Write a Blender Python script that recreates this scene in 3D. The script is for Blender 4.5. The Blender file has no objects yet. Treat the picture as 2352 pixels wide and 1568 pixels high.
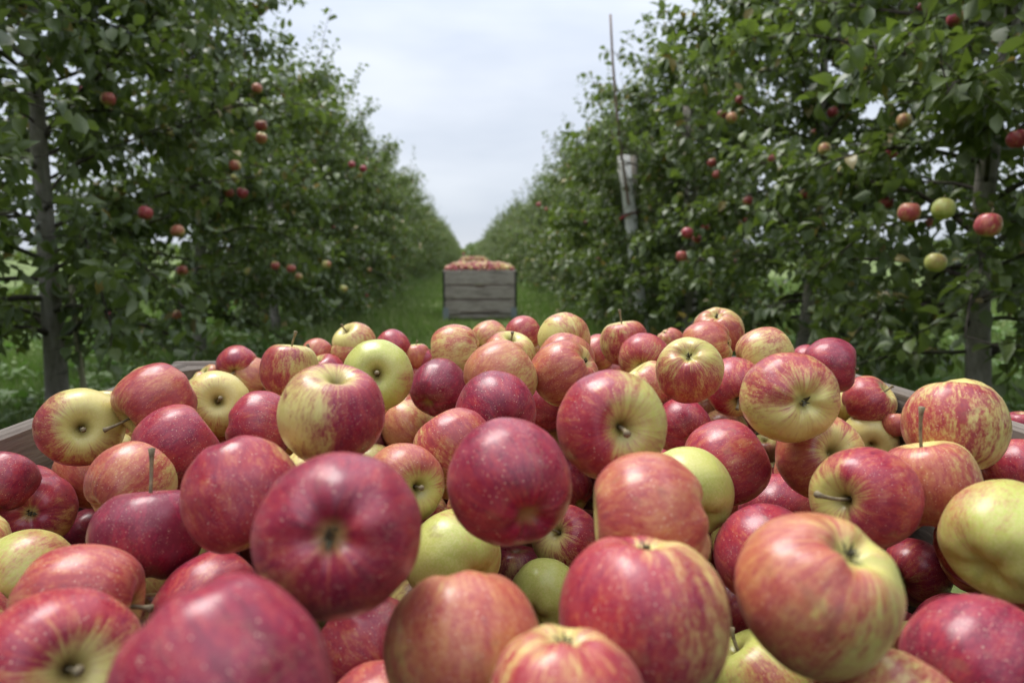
import bpy, math, random
import numpy as np
from mathutils import Vector, Matrix

SC = bpy.context.scene
COL = SC.collection
rng = np.random.default_rng(11)
random.seed(11)

# ------------------------------------------------------------------ camera, sky, sun, exposure
CAM_Z = 0.99
YAW, PITCH = math.radians(3.69), math.radians(7.05)
FPX = 1568.0                                   # 24 mm on a 36 mm wide frame, measured on a 2352 px wide view
cam_data = bpy.data.cameras.new('camera')
cam_data.sensor_width = 36.0
cam_data.lens = 24.0
cam_data.clip_start = 0.02
cam_data.clip_end = 2000.0
cam_data.dof.use_dof = True
cam_data.dof.focus_distance = 0.72
cam_data.dof.aperture_fstop = 5.6
cam = bpy.data.objects.new('camera', cam_data)
cam.location = (0, 0, CAM_Z)
cam.rotation_euler = (math.pi / 2 - PITCH, 0, -YAW)
COL.objects.link(cam)
SC.camera = cam

world = bpy.data.worlds.new('World')
SC.world = world
world.use_nodes = True
wt = world.node_tree
wt.nodes.clear()
SUN_EL, SUN_AZ = math.radians(64), math.radians(-40)     # azimuth measured from +Y, negative = to the left


def wnode(t, **kw):
    n = wt.nodes.new(t)
    for k, v in kw.items():
        setattr(n, k, v)
    return n


w_out = wnode('ShaderNodeOutputWorld')
w_bg = wnode('ShaderNodeBackground')
w_bg.inputs['Strength'].default_value = 0.1
w_sky = wnode('ShaderNodeTexSky', sky_type='NISHITA', sun_disc=False, sun_elevation=SUN_EL, sun_rotation=SUN_AZ)
w_tc = wnode('ShaderNodeTexCoord')
w_map = wnode('ShaderNodeMapping')
w_map.inputs['Scale'].default_value = (1.0, 1.0, 3.2)
w_n = wnode('ShaderNodeTexNoise')
w_n.inputs['Scale'].default_value = 1.9
w_n.inputs['Detail'].default_value = 4.5
w_n.inputs['Roughness'].default_value = 0.5
w_r = wnode('ShaderNodeValToRGB')
w_r.color_ramp.elements[0].position = 0.40
w_r.color_ramp.elements[0].color = (2.38, 2.60, 3.02, 1)
w_r.color_ramp.elements[1].position = 0.64
w_r.color_ramp.elements[1].color = (3.16, 3.32, 3.62, 1)
w_sep = wnode('ShaderNodeSeparateXYZ')
w_el = wnode('ShaderNodeValToRGB')               # overcast sky: brighter towards the zenith
w_el.color_ramp.interpolation = 'B_SPLINE'
w_el.color_ramp.elements[0].position = 0.0
w_el.color_ramp.elements[0].color = (0.31, 0.31, 0.31, 1)
w_el.color_ramp.elements[1].position = 1.0
w_el.color_ramp.elements[1].color = (1, 1, 1, 1)
_e = w_el.color_ramp.elements.new(0.38)
_e.color = (0.36, 0.36, 0.36, 1)
w_el3 = wnode('ShaderNodeMath', operation='MULTIPLY')
w_el3.inputs[1].default_value = 3.25
w_mul = wnode('ShaderNodeVectorMath', operation='SCALE')
w_mix = wnode('ShaderNodeMix', data_type='RGBA')
w_mix.inputs['Factor'].default_value = 0.94
wl = wt.links.new
wl(w_tc.outputs['Generated'], w_map.inputs['Vector'])
wl(w_map.outputs[0], w_n.inputs['Vector'])
wl(w_n.outputs['Fac'], w_r.inputs['Fac'])
wl(w_tc.outputs['Generated'], w_sep.inputs[0])
wl(w_sep.outputs['Z'], w_el.inputs['Fac'])
wl(w_el.outputs['Color'], w_el3.inputs[0])
wl(w_r.outputs['Color'], w_mul.inputs[0])
wl(w_el3.outputs[0], w_mul.inputs['Scale'])
wl(w_sky.outputs[0], w_mix.inputs['A'])
wl(w_mul.outputs[0], w_mix.inputs['B'])
wl(w_mix.outputs['Result'], w_bg.inputs['Color'])
wl(w_bg.outputs[0], w_out.inputs['Surface'])

sun_data = bpy.data.lights.new('sun', 'SUN')
sun_data.energy = 1.5
sun_data.angle = math.radians(28)
sun_data.color = (1.0, 0.97, 0.92)
sun = bpy.data.objects.new('sun', sun_data)
sun_dir = Vector((math.sin(SUN_AZ) * math.cos(SUN_EL), math.cos(SUN_AZ) * math.cos(SUN_EL), math.sin(SUN_EL)))
sun.rotation_euler = sun_dir.to_track_quat('Z', 'Y').to_euler()
sun.location = (0, 0, 30)
COL.objects.link(sun)

SC.view_settings.view_transform = 'Standard'
SC.view_settings.look = 'None'
SC.view_settings.exposure = 1.3
SC.view_settings.gamma = 1.0
SC.view_settings.use_curve_mapping = False
SC.render.engine = 'CYCLES'
SC.cycles.use_denoising = True
SC.cycles.max_bounces = 6
SC.cycles.diffuse_bounces = 3
SC.cycles.glossy_bounces = 2
SC.cycles.transmission_bounces = 3
SC.cycles.transparent_max_bounces = 4
SC.cycles.caustics_reflective = False
SC.cycles.caustics_refractive = False

# ------------------------------------------------------------------ measuring helpers
C0 = np.array([0, 0, CAM_Z])
F0 = np.array([math.sin(YAW), math.cos(YAW), 0.0])
RV = np.array([math.cos(YAW), -math.sin(YAW), 0.0])
FV = math.cos(PITCH) * F0 - math.sin(PITCH) * np.array([0, 0, 1.0])
UV = math.sin(PITCH) * F0 + math.cos(PITCH) * np.array([0, 0, 1.0])


def ray(px, py):
    return FV + (px - 1176.0) / FPX * RV + (784.0 - py) / FPX * UV


def at(px, py, s):
    return C0 + s * ray(px, py)


def project(P):
    d = np.asarray(P) - C0
    s = d @ FV
    s_ = np.where(np.abs(s) < 1e-6, 1e-6, s)
    return 1176 + FPX * (d @ RV) / s_, 784 - FPX * (d @ UV) / s_, s


# ------------------------------------------------------------------ object helpers
def link(o, parent=None):
    COL.objects.link(o)
    if parent is not None:
        o.parent = parent
    return o


def tag(o, label=None, cat=None, group=None, kind=None):
    if label:
        o['label'] = label
    if cat:
        o['category'] = cat
    if group:
        o['group'] = group
    if kind:
        o['kind'] = kind
    return o


def empty(name, loc=(0, 0, 0), rz=0.0):
    o = bpy.data.objects.new(name, None)
    o.empty_display_size = 0.1
    o.location = loc
    o.rotation_euler = (0, 0, rz)
    return link(o)


def np_mesh(name, V, F, mats, smooth=True, attrs=None, mat_idx=None):
    """V (n,3); F list of arrays (m,k) of equal k each."""
    me = bpy.data.meshes.new(name)
    V = np.asarray(V, dtype=np.float32)
    if not isinstance(F, (list, tuple)):
        F = [F]
    F = [np.asarray(f, dtype=np.int32) for f in F if len(f)]
    nl = sum(f.size for f in F)
    nf = sum(len(f) for f in F)
    me.vertices.add(len(V))
    me.vertices.foreach_set('co', V.ravel())
    me.loops.add(nl)
    me.loops.foreach_set('vertex_index', np.concatenate([f.ravel() for f in F]))
    me.polygons.add(nf)
    tot = np.concatenate([np.full(len(f), f.shape[1], dtype=np.int32) for f in F])
    start = np.concatenate([[0], np.cumsum(tot)[:-1]]).astype(np.int32)
    me.polygons.foreach_set('loop_start', start)
    try:
        me.polygons.foreach_set('loop_total', tot)
    except Exception:
        pass
    me.polygons.foreach_set('use_smooth', np.full(nf, smooth, dtype=bool))
    for m in (mats if isinstance(mats, (list, tuple)) else [mats]):
        me.materials.append(m)
    if mat_idx is not None:
        me.polygons.foreach_set('material_index', np.asarray(mat_idx, dtype=np.int32))
    for k, a in (attrs or {}).items():
        a = np.asarray(a, dtype=np.float32)
        if a.ndim == 1:
            at_ = me.attributes.new(k, 'FLOAT', 'POINT')
            at_.data.foreach_set('value', a)
        elif a.shape[1] == 3:
            at_ = me.attributes.new(k, 'FLOAT_VECTOR', 'POINT')
            at_.data.foreach_set('vector', a.ravel())
        else:
            at_ = me.attributes.new(k, 'FLOAT_COLOR', 'POINT')
            at_.data.foreach_set('color', a.ravel())
    me.update(calc_edges=True)
    me.validate()
    return me


def obj(name, me, parent=None):
    return link(bpy.data.objects.new(name, me), parent)


def unit(v):
    v = np.asarray(v, dtype=float)
    return v / (np.linalg.norm(v, axis=-1, keepdims=True) + 1e-12)


def tubes(polys, sides):
    """polys: list of (pts (n,3), radii (n,)); returns V, [quads, caps...]"""
    Vs, Q, T = [], [], []
    base = 0
    ang = np.arange(sides) / sides * 2 * math.pi
    ca, sa = np.cos(ang), np.sin(ang)
    for pts, rad in polys:
        pts = np.asarray(pts, dtype=float)
        n = len(pts)
        tan = unit(np.gradient(pts, axis=0))
        ref = np.where(np.abs(tan[:, 2:3]) > 0.9, np.array([[1.0, 0, 0]]), np.array([[0, 0, 1.0]]))
        a = unit(np.cross(tan, ref))
        # keep frames from flipping along the way
        for i in range(1, n):
            v = a[i - 1] - tan[i] * (a[i - 1] @ tan[i])
            a[i] = v / (np.linalg.norm(v) + 1e-9)
        b = np.cross(tan, a)
        ring = pts[:, None, :] + np.asarray(rad)[:, None, None] * (ca[None, :, None] * a[:, None, :] + sa[None, :, None] * b[:, None, :])
        Vs.append(ring.reshape(-1, 3))
        i = np.arange(n - 1)[:, None] * sides
        k = np.arange(sides)[None, :]
        k2 = (k + 1) % sides
        Q.append((base + np.stack([i + k, i + k2, i + sides + k2, i + sides + k], -1)).reshape(-1, 4))
        Vs.append(pts[-1:] + tan[-1:] * np.asarray(rad)[-1] * 0.3)
        tip = base + n * sides
        e = base + (n - 1) * sides
        kk = np.arange(sides)
        T.append(np.stack([e + kk, e + (kk + 1) % sides, np.full(sides, tip)], -1))
        base += n * sides + 1
    return np.concatenate(Vs), [np.concatenate(Q), np.concatenate(T)]


def boxes(list_):
    """list of (x0,x1,y0,y1,z0,z1) -> V, quads with slightly chamfered long edges left to the material"""
    V, Q = [], []
    for k, (x0, x1, y0, y1, z0, z1) in enumerate(list_):
        V += [(x0, y0, z0), (x1, y0, z0), (x1, y1, z0), (x0, y1, z0), (x0, y0, z1), (x1, y0, z1), (x1, y1, z1), (x0, y1, z1)]
        b = 8 * k
        Q += [(b, b + 3, b + 2, b + 1), (b + 4, b + 5, b + 6, b + 7), (b, b + 1, b + 5, b + 4), (b + 1, b + 2, b + 6, b + 5), (b + 2, b + 3, b + 7, b + 6), (b + 3, b, b + 4, b + 7)]
    return np.array(V, dtype=float), [np.array(Q)]


# ------------------------------------------------------------------ material helpers
class NT:
    def __init__(self, name):
        self.m = bpy.data.materials.new(name)
        self.m.use_nodes = True
        self.t = self.m.node_tree
        self.t.nodes.clear()
        self.out = self.n('ShaderNodeOutputMaterial')

    def n(self, t, **kw):
        nd = self.t.nodes.new(t)
        for k, v in kw.items():
            setattr(nd, k, v)
        return nd

    def _set(self, sock, v):
        if isinstance(v, bpy.types.NodeSocket):
            self.t.links.new(v, sock)
        elif v is not None:
            if isinstance(v, (tuple, list)) and len(v) == 3 and sock.type == 'RGBA':
                v = (*v, 1)
            sock.default_value = v

    def math(self, op, a, b=None, c=None, clamp=False):
        nd = self.n('ShaderNodeMath', operation=op, use_clamp=clamp)
        for i, v in enumerate((a, b, c)):
            self._set(nd.inputs[i], v)
        return nd.outputs[0]

    def vmath(self, op, a, b=None, scale=None):
        nd = self.n('ShaderNodeVectorMath', operation=op)
        self._set(nd.inputs[0], a)
        if b is not None:
            self._set(nd.inputs[1], b)
        if scale is not None:
            self._set(nd.inputs['Scale'], scale)
        return nd.outputs['Value'] if op in ('LENGTH', 'DOT_PRODUCT', 'DISTANCE') else nd.outputs[0]

    def mapr(self, v, a, b, c=0.0, d=1.0, smooth=False):
        nd = self.n('ShaderNodeMapRange', interpolation_type='SMOOTHSTEP' if smooth else 'LINEAR', clamp=True)
        self._set(nd.inputs[0], v)
        for i, x in enumerate((a, b, c, d)):
            self._set(nd.inputs[i + 1], x)
        return nd.outputs[0]

    def mix(self, f, a, b, blend='MIX'):
        nd = self.n('ShaderNodeMix', data_type='RGBA', blend_type=blend)
        self._set(nd.inputs['Factor'], f)
        self._set(nd.inputs['A'], a)
        self._set(nd.inputs['B'], b)
        return nd.outputs['Result']

    def noise(self, vec, scale, detail=2.0, rough=0.5, w=None, dist=0.0):
        nd = self.n('ShaderNodeTexNoise', noise_dimensions='4D' if w is not None else '3D')
        self._set(nd.inputs['Vector'], vec)
        nd.inputs['Scale'].default_value = scale
        nd.inputs['Detail'].default_value = detail
        nd.inputs['Roughness'].default_value = rough
        nd.inputs['Distortion'].default_value = dist
        if w is not None:
            self._set(nd.inputs['W'], w)
        return nd.outputs['Fac']

    def comb(self, x, y, z):
        nd = self.n('ShaderNodeCombineXYZ')
        for i, v in enumerate((x, y, z)):
            self._set(nd.inputs[i], v)
        return nd.outputs[0]

    def sep(self, v):
        nd = self.n('ShaderNodeSeparateXYZ')
        self._set(nd.inputs[0], v)
        return nd.outputs

    def bump(self, h, strength, dist=0.001):
        nd = self.n('ShaderNodeBump')
        nd.inputs['Strength'].default_value = strength
        nd.inputs['Distance'].default_value = dist
        self._set(nd.inputs['Height'], h)
        return nd.outputs[0]

    def pbr(self, color, rough=0.6, spec=0.5, normal=None, **kw):
        nd = self.n('ShaderNodeBsdfPrincipled')
        self._set(nd.inputs['Base Color'], color)
        self._set(nd.inputs['Roughness'], rough)
        self._set(nd.inputs['Specular IOR Level'], spec)
        if normal is not None:
            self._set(nd.inputs['Normal'], normal)
        for k, v in kw.items():
            self._set(nd.inputs[k], v)
        return nd.outputs[0]

    def done(self, shader):
        self.t.links.new(shader, self.out.inputs['Surface'])
        return self.m

    def attr(self, name, typ='GEOMETRY'):
        return self.n('ShaderNodeAttribute', attribute_name=name, attribute_type=typ)

    def objco(self):
        return self.n('ShaderNodeTexCoord').outputs['Object']

    def geo(self):
        return self.n('ShaderNodeNewGeometry').outputs


def apple_material(name, from_attr=False):
    t = NT(name)
    if from_attr:
        P = t.attr('lp').outputs['Vector']
        pc = t.attr('pal')
        col, alpha = pc.outputs['Color'], pc.outputs['Alpha']
        rnd = t.attr('seed').outputs['Fac']
    else:
        P = t.objco()
        oi = t.n('ShaderNodeObjectInfo')
        col, alpha = oi.outputs['Color'], oi.outputs['Alpha']
        rnd = oi.outputs['Random']
    sc = t.n('ShaderNodeSeparateColor')
    t._set(sc.inputs[0], col)
    cov, dark, green = sc.outputs[0], sc.outputs[1], sc.outputs[2]
    stripe_k = alpha
    w = t.math('MULTIPLY', rnd, 137.0)
    x, y, z = t.sep(P)
    r = t.math('SQRT', t.math('ADD', t.math('MULTIPLY', x, x), t.math('ADD', t.math('MULTIPLY', y, y), 1e-5)))
    ux, uy = t.math('DIVIDE', x, r), t.math('DIVIDE', y, r)
    wob = t.noise(P, 2.2, 1.0, w=w)
    wv = t.math('MULTIPLY', t.math('SUBTRACT', wob, 0.5), 0.25)
    mer = t.comb(t.math('ADD', ux, wv), uy, t.math('MULTIPLY', z, 0.30))
    s1 = t.noise(mer, 6.5, 4.0, 0.62, w=w)
    mer2 = t.comb(ux, uy, t.math('MULTIPLY', z, 0.55))
    s2 = t.noise(mer2, 19.0, 3.0, 0.65, w=w)
    streak = t.math('ADD', t.math('MULTIPLY', t.mapr(s1, 0.33, 0.67), 0.55), t.math('MULTIPLY', t.mapr(s2, 0.33, 0.67), 0.45))
    blotch = t.mapr(t.noise(P, 1.4, 2.0, 0.5, w=w), 0.3, 0.7)
    fine = t.mapr(t.noise(P, 24.0, 4.0, 0.75, w=w), 0.3, 0.7)
    # cavity masks
    up = t.mapr(z, 0.1, 0.35)
    cav = t.math('MULTIPLY', t.mapr(r, 0.10, 0.72, 1.0, 0.0, True), up)
    dn = t.mapr(z, -0.1, -0.35)
    cal = t.math('MULTIPLY', t.mapr(r, 0.10, 0.36, 1.0, 0.0, True), dn)
    # blush coverage
    b = t.math('MULTIPLY', x, 0.92)
    b = t.math('ADD', b, t.math('MULTIPLY', t.math('SUBTRACT', blotch, 0.5), 0.75))
    b = t.math('ADD', b, t.math('MULTIPLY', t.math('MULTIPLY', t.math('SUBTRACT', streak, 0.5), t.math('ADD', stripe_k, 0.25)), 1.5))
    b = t.math('ADD', b, t.math('MULTIPLY', t.math('SUBTRACT', fine, 0.5), 0.55))
    b = t.math('ADD', b, t.math('SUBTRACT', t.math('MULTIPLY', cov, 2.5), 1.30))
    b = t.math('SUBTRACT', b, t.math('MULTIPLY', cav, t.mapr(dark, 0.3, 1.0, 1.0, 0.5)))
    b = t.math('SUBTRACT', b, t.math('MULTIPLY', cal, 0.5))
    blush = t.mapr(b, -0.72, 0.62, 0.0, 1.0, True)
    # ground colour
    g = t.math('ADD', green, t.math('MULTIPLY', t.math('SUBTRACT', t.noise(P, 1.1, 1.0, w=w), 0.5), 0.9), clamp=True)
    ground = t.mix(g, (0.63, 0.52, 0.18), (0.42, 0.46, 0.095))
    ground = t.mix(t.mapr(fine, 0.35, 0.75, 0.0, 0.35), ground, (0.68, 0.60, 0.31))
    # reds
    dk = t.math('ADD', dark, t.math('ADD', t.math('MULTIPLY', t.math('SUBTRACT', streak, 0.5), 0.75), t.math('MULTIPLY', t.math('SUBTRACT', blotch, 0.5), 0.35)), clamp=True)
    red = t.mix(t.mapr(dk, 0.0, 0.5), (0.52, 0.200, 0.085), (0.37, 0.027, 0.045))
    red = t.mix(t.mapr(dk, 0.45, 0.85), red, (0.235, 0.004, 0.040))
    red = t.mix(t.mapr(dk, 0.85, 1.15), red, (0.105, 0.002, 0.024))
    colr = t.mix(t.math('MULTIPLY', blush, t.mapr(dark, 0.1, 0.55, 0.82, 0.98)), ground, red)
    # olive cavity, russet and lenticels
    colr = t.mix(t.math('MULTIPLY', t.mapr(r, 0.03, 0.33, 0.85, 0.0, True), up), colr, (0.19, 0.145, 0.040))
    colr = t.mix(t.math('MULTIPLY', t.mapr(r, 0.05, 0.26, 0.55, 0.0, True), dn), colr, (0.33, 0.30, 0.09))
    vor = t.n('ShaderNodeTexVoronoi', feature='F1')
    t._set(vor.inputs['Vector'], t.vmath('ADD', P, t.comb(w, 0.0, 0.0)))
    vor.inputs['Scale'].default_value = 16.5
    vr = t.sep(vor.outputs['Color'])[0]
    dot = t.mapr(vor.outputs['Distance'], t.math('MULTIPLY', t.mapr(vr, 0.1, 0.9), 0.16), t.math('ADD', t.math('MULTIPLY', t.mapr(vr, 0.1, 0.9), 0.175), 0.03), 1.0, 0.0)
    vor2 = t.n('ShaderNodeTexVoronoi', feature='F1')
    t._set(vor2.inputs['Vector'], t.vmath('ADD', P, t.comb(0.0, w, 0.0)))
    vor2.inputs['Scale'].default_value = 27.0
    dot2 = t.mapr(vor2.outputs['Distance'], 0.10, 0.26, 0.7, 0.0)
    dots = t.math('MAXIMUM', dot, t.math('MULTIPLY', dot2, t.mapr(t.noise(P, 1.7, 1.0, w=w), 0.38, 0.58)))
    keep = t.mapr(r, 0.18, 0.5)
    dots = t.math('MULTIPLY', t.math('MULTIPLY', dots, keep), t.mapr(blush, 0.0, 1.0, 0.2, 0.9))
    colr = t.mix(t.math('MULTIPLY', dots, t.mapr(rnd, 0.0, 1.0, 0.5, 0.95)), colr, (0.78, 0.56, 0.40))
    # specks of scab and dirt
    sp = t.n('ShaderNodeTexVoronoi', feature='F1')
    t._set(sp.inputs['Vector'], t.vmath('ADD', P, t.comb(w, w, 0.0)))
    sp.inputs['Scale'].default_value = 3.1
    spm = t.math('MULTIPLY', t.mapr(sp.outputs['Distance'], 0.022, 0.04, 0.8, 0.0), t.mapr(t.sep(sp.outputs['Color'])[0], 0.70, 0.72))
    colr = t.mix(spm, colr, (0.06, 0.035, 0.02))
    # russet netting on some fruit
    rs = t.n('ShaderNodeTexVoronoi', feature='DISTANCE_TO_EDGE')
    t._set(rs.inputs['Vector'], t.vmath('ADD', t.vmath('ADD', P, t.comb(w, 0.0, w)), t.vmath('SCALE', t.comb(wob, fine, s1), None, 0.25)))
    rs.inputs['Scale'].default_value = 5.5
    rp = t.math('MULTIPLY', t.mapr(rs.outputs['Distance'], 0.008, 0.035, 1.0, 0.0), t.mapr(t.noise(P, 1.3, 1.0, w=t.math('ADD', w, 9.0)), 0.58, 0.66))
    colr = t.mix(t.math('MULTIPLY', rp, 0.55), colr, (0.36, 0.24, 0.13))
    # scuffed, dusty and bruised patches
    br = t.mapr(t.noise(P, 2.0, 2.0, 0.5, w=t.math('ADD', w, 31.0), dist=0.5), 0.66, 0.73)
    colr = t.mix(t.math('MULTIPLY', br, 0.35), colr, (0.20, 0.10, 0.05))
    # pale bloom of wax in patches
    bloom = t.mapr(t.noise(P, 2.6, 3.0, 0.6, w=w), 0.4, 0.75, 0.0, 0.07)
    colr = t.mix(t.math('MULTIPLY', bloom, blush), colr, (0.62, 0.42, 0.50))
    h = t.math('ADD', t.math('MULTIPLY', dots, 0.6), t.math('MULTIPLY', t.noise(P, 5.0, 2.0, w=w), 1.2))
    nrm = t.bump(h, 0.10, 0.003)
    rough = t.mapr(t.noise(P, 3.3, 3.0, 0.6, w=w), 0.3, 0.75, 0.24, 0.42)
    sh = t.pbr(colr, rough, 0.42, nrm, **{'Sheen Weight': 0.03, 'Sheen Roughness': 0.4})
    return t.done(sh)


def leaf_material():
    t = NT('apple_leaf')
    g = t.geo()
    at_ = t.attr('tint').outputs['Fac']
    rnd = t.n('ShaderNodeObjectInfo').outputs['Random']
    v = t.math('ADD', t.math('MULTIPLY', at_, 0.85), t.math('MULTIPLY', rnd, 0.15))
    P = t.objco()
    nz = t.noise(P, 9.0, 2.0)
    top = t.mix(v, (0.046, 0.078, 0.015), (0.130, 0.170, 0.034))
    top = t.mix(t.mapr(nz, 0.35, 0.7, 0.0, 0.4), top, (0.085, 0.115, 0.042))
    old = t.mapr(at_, 0.955, 0.975)
    top = t.mix(old, top, (0.26, 0.21, 0.06))
    bot = t.mix(v, (0.15, 0.185, 0.100), (0.26, 0.30, 0.175))
    bot = t.mix(old, bot, (0.34, 0.27, 0.14))
    c = t.mix(g['Backfacing'], top, bot)
    p = t.pbr(c, t.mapr(g['Backfacing'], 0, 1, 0.42, 0.8), 0.5)
    tr = t.n('ShaderNodeBsdfTranslucent')
    t._set(tr.inputs[0], t.mix(old, (0.19, 0.28, 0.035), (0.30, 0.22, 0.05)))
    mx = t.n('ShaderNodeMixShader')
    mx.inputs[0].default_value = 0.26
    t.t.links.new(p, mx.inputs[1])
    t.t.links.new(tr.outputs[0], mx.inputs[2])
    return t.done(mx.outputs[0])


def bark_material(name, a, b, lichen=(0.16, 0.18, 0.10), scale=9.0):
    t = NT(name)
    P = t.objco()
    x, y, z = t.sep(P)
    st = t.comb(x, y, t.math('MULTIPLY', z, 0.35))
    n1 = t.noise(st, scale * 3, 4.0, 0.65)
    n2 = t.noise(P, scale * 0.35, 3.0)
    rg = t.noise(t.comb(t.math('MULTIPLY', x, 0.2), t.math('MULTIPLY', y, 0.2), z), 26.0, 2.0)
    c = t.mix(t.mapr(n1, 0.3, 0.7), a, b)
    c = t.mix(t.mapr(n2, 0.5, 0.7, 0, 0.7), c, lichen)
    c = t.mix(t.mapr(rg, 0.62, 0.70, 0, 0.45), c, (0.04, 0.035, 0.03))
    return t.done(t.pbr(c, 0.85, 0.25, t.bump(n1, 0.6, 0.006)))


def wood_material(name, lo, hi, stain=0.6):
    """weathered board: grain runs along the board's own X"""
    t = NT(name)
    P = t.objco()
    rnd = t.n('ShaderNodeObjectInfo').outputs['Random']
    w = t.math('MULTIPLY', rnd, 61.0)
    x, y, z = t.sep(P)
    gr = t.comb(t.math('MULTIPLY', x, 0.06), y, z)
    n1 = t.noise(gr, 95.0, 4.0, 0.7, w=w, dist=0.3)
    n2 = t.noise(t.comb(t.math('MULTIPLY', x, 0.25), y, z), 14.0, 3.0, 0.6, w=w)
    n3 = t.noise(P, 5.0, 4.0, 0.65, w=w)
    c = t.mix(t.mapr(n1, 0.32, 0.68), lo, hi)
    c = t.mix(t.mapr(n2, 0.5, 0.75, 0, stain), c, (0.045, 0.036, 0.030))
    c = t.mix(t.mapr(n3, 0.55, 0.75, 0, 0.4), c, (0.26, 0.235, 0.205))
    c = t.mix(t.mapr(rnd, 0, 1, 0.0, 0.35), c, (0.10, 0.075, 0.06))
    return t.done(t.pbr(c, 0.85, 0.3, t.bump(n1, 0.5, 0.003)))


def plain(name, c, rough=0.6, metal=0.0, var=0.3, scale=20.0):
    t = NT(name)
    n = t.noise(t.objco(), scale, 4.0, 0.6)
    dk = tuple(k * (1 - var) for k in c)
    return t.done(t.pbr(t.mix(t.mapr(n, 0.3, 0.7), dk, c), rough, 0.4, None, Metallic=metal))


M_APPLE = apple_material('apple_skin')
M_APPLE_ATTR = apple_material('apple_skin_heap', True)
M_LEAF = leaf_material()
M_BARK = bark_material('trunk_bark', (0.18, 0.158, 0.135), (0.39, 0.355, 0.32))
M_TWIG = bark_material('twig_bark', (0.035, 0.028, 0.022), (0.095, 0.078, 0.062))
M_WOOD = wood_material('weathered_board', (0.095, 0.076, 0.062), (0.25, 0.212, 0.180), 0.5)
M_WOOD2 = wood_material('pale_weathered_board', (0.215, 0.180, 0.158), (0.53, 0.465, 0.415), 0.65)
M_IRON = plain('dark_iron', (0.035, 0.032, 0.032), 0.6, 0.4)
M_ZINC = plain('galvanised_steel', (0.30, 0.33, 0.37), 0.5, 0.3)
M_STEM = plain('apple_stem', (0.31, 0.25, 0.15), 0.8, 0, 0.6, 9.0)
M_CALYX = plain('dry_calyx', (0.125, 0.110, 0.062), 0.9, 0, 0.75, 6.0)
M_POST = bark_material('pale_post', (0.60, 0.59, 0.55), (0.80, 0.79, 0.76), (0.45, 0.45, 0.41), 6.0)
M_POST2 = wood_material('grey_post', (0.20, 0.175, 0.145), (0.38, 0.34, 0.29), 0.3)
M_CANE = wood_material('brown_cane', (0.13, 0.085, 0.055), (0.30, 0.21, 0.15), 0.4)
M_STAKE = bark_material('green_stake', (0.27, 0.25, 0.15), (0.45, 0.42, 0.29), (0.27, 0.28, 0.16))
M_RIBBON = plain('red_ribbon', (0.55, 0.02, 0.05), 0.5)
M_WIRE = plain('trellis_wire', (0.25, 0.25, 0.25), 0.4, 0.8)


def grass_material(name, a, b, c2):
    t = NT(name)
    tint = t.attr('tint').outputs['Fac']
    P = t.n('ShaderNodeTexCoord').outputs['Object']
    n = t.noise(P, 0.9, 3.0)
    c = t.mix(tint, a, b)
    c = t.mix(t.mapr(n, 0.4, 0.7, 0, 0.6), c, c2)
    p = t.pbr(c, 0.55, 0.4)
    tr = t.n('ShaderNodeBsdfTranslucent')
    t._set(tr.inputs[0], (0.10, 0.22, 0.03, 1))
    mx = t.n('ShaderNodeMixShader')
    mx.inputs[0].default_value = 0.3
    t.t.links.new(p, mx.inputs[1])
    t.t.links.new(tr.outputs[0], mx.inputs[2])
    return t.done(mx.outputs[0])


M_GRASS = grass_material('grass_blade', (0.135, 0.180, 0.052), (0.290, 0.325, 0.115), (0.205, 0.240, 0.080))
M_WEED = grass_material('weed_leaf', (0.11, 0.18, 0.055), (0.28, 0.37, 0.15), (0.20, 0.28, 0.10))


def ground_material():
    t = NT('turf')
    P = t.objco()
    n1 = t.noise(P, 0.8, 4.0, 0.6)
    n2 = t.noise(P, 14.0, 5.0, 0.7)
    c = t.mix(t.mapr(n2, 0.3, 0.7), (0.085, 0.118, 0.034), (0.165, 0.205, 0.065))
    c = t.mix(t.mapr(n1, 0.42, 0.62, 0, 0.6), c, (0.105, 0.145, 0.045))
    c = t.mix(t.mapr(t.noise(P, 3.0, 3.0), 0.62, 0.75, 0, 0.5), c, (0.07, 0.055, 0.03))
    return t.done(t.pbr(c, 0.9, 0.2, t.bump(n2, 0.8, 0.03)))


M_TURF = ground_material()

# ------------------------------------------------------------------ ground, grass
def build_ground():
    xs = np.concatenate([np.linspace(-700, -14, 14), np.linspace(-12, 12, 49), np.linspace(14, 700, 14)])
    ys = np.concatenate([np.linspace(-400, -6, 8), np.linspace(-4, 40, 89), np.linspace(45, 900, 24)])
    X, Y = np.meshgrid(xs, ys)
    Z = 0.018 * np.sin(X * 1.7 + Y * 0.6) + 0.014 * np.sin(Y * 1.3 - X * 0.8) - 0.03
    Z = np.where((np.abs(X) < 13) & (np.abs(Y) < 41), Z, -0.03)
    V = np.stack([X.ravel(), Y.ravel(), Z.ravel()], -1)
    nx, ny = len(xs), len(ys)
    i, j = np.meshgrid(np.arange(nx - 1), np.arange(ny - 1))
    a = (j * nx + i).ravel()
    me = np_mesh('ground', V, np.stack([a, a + 1, a + nx + 1, a + nx], -1), M_TURF)
    tag(obj('ground', me), 'green orchard floor under the rows of apple trees', kind='structure')


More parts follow.
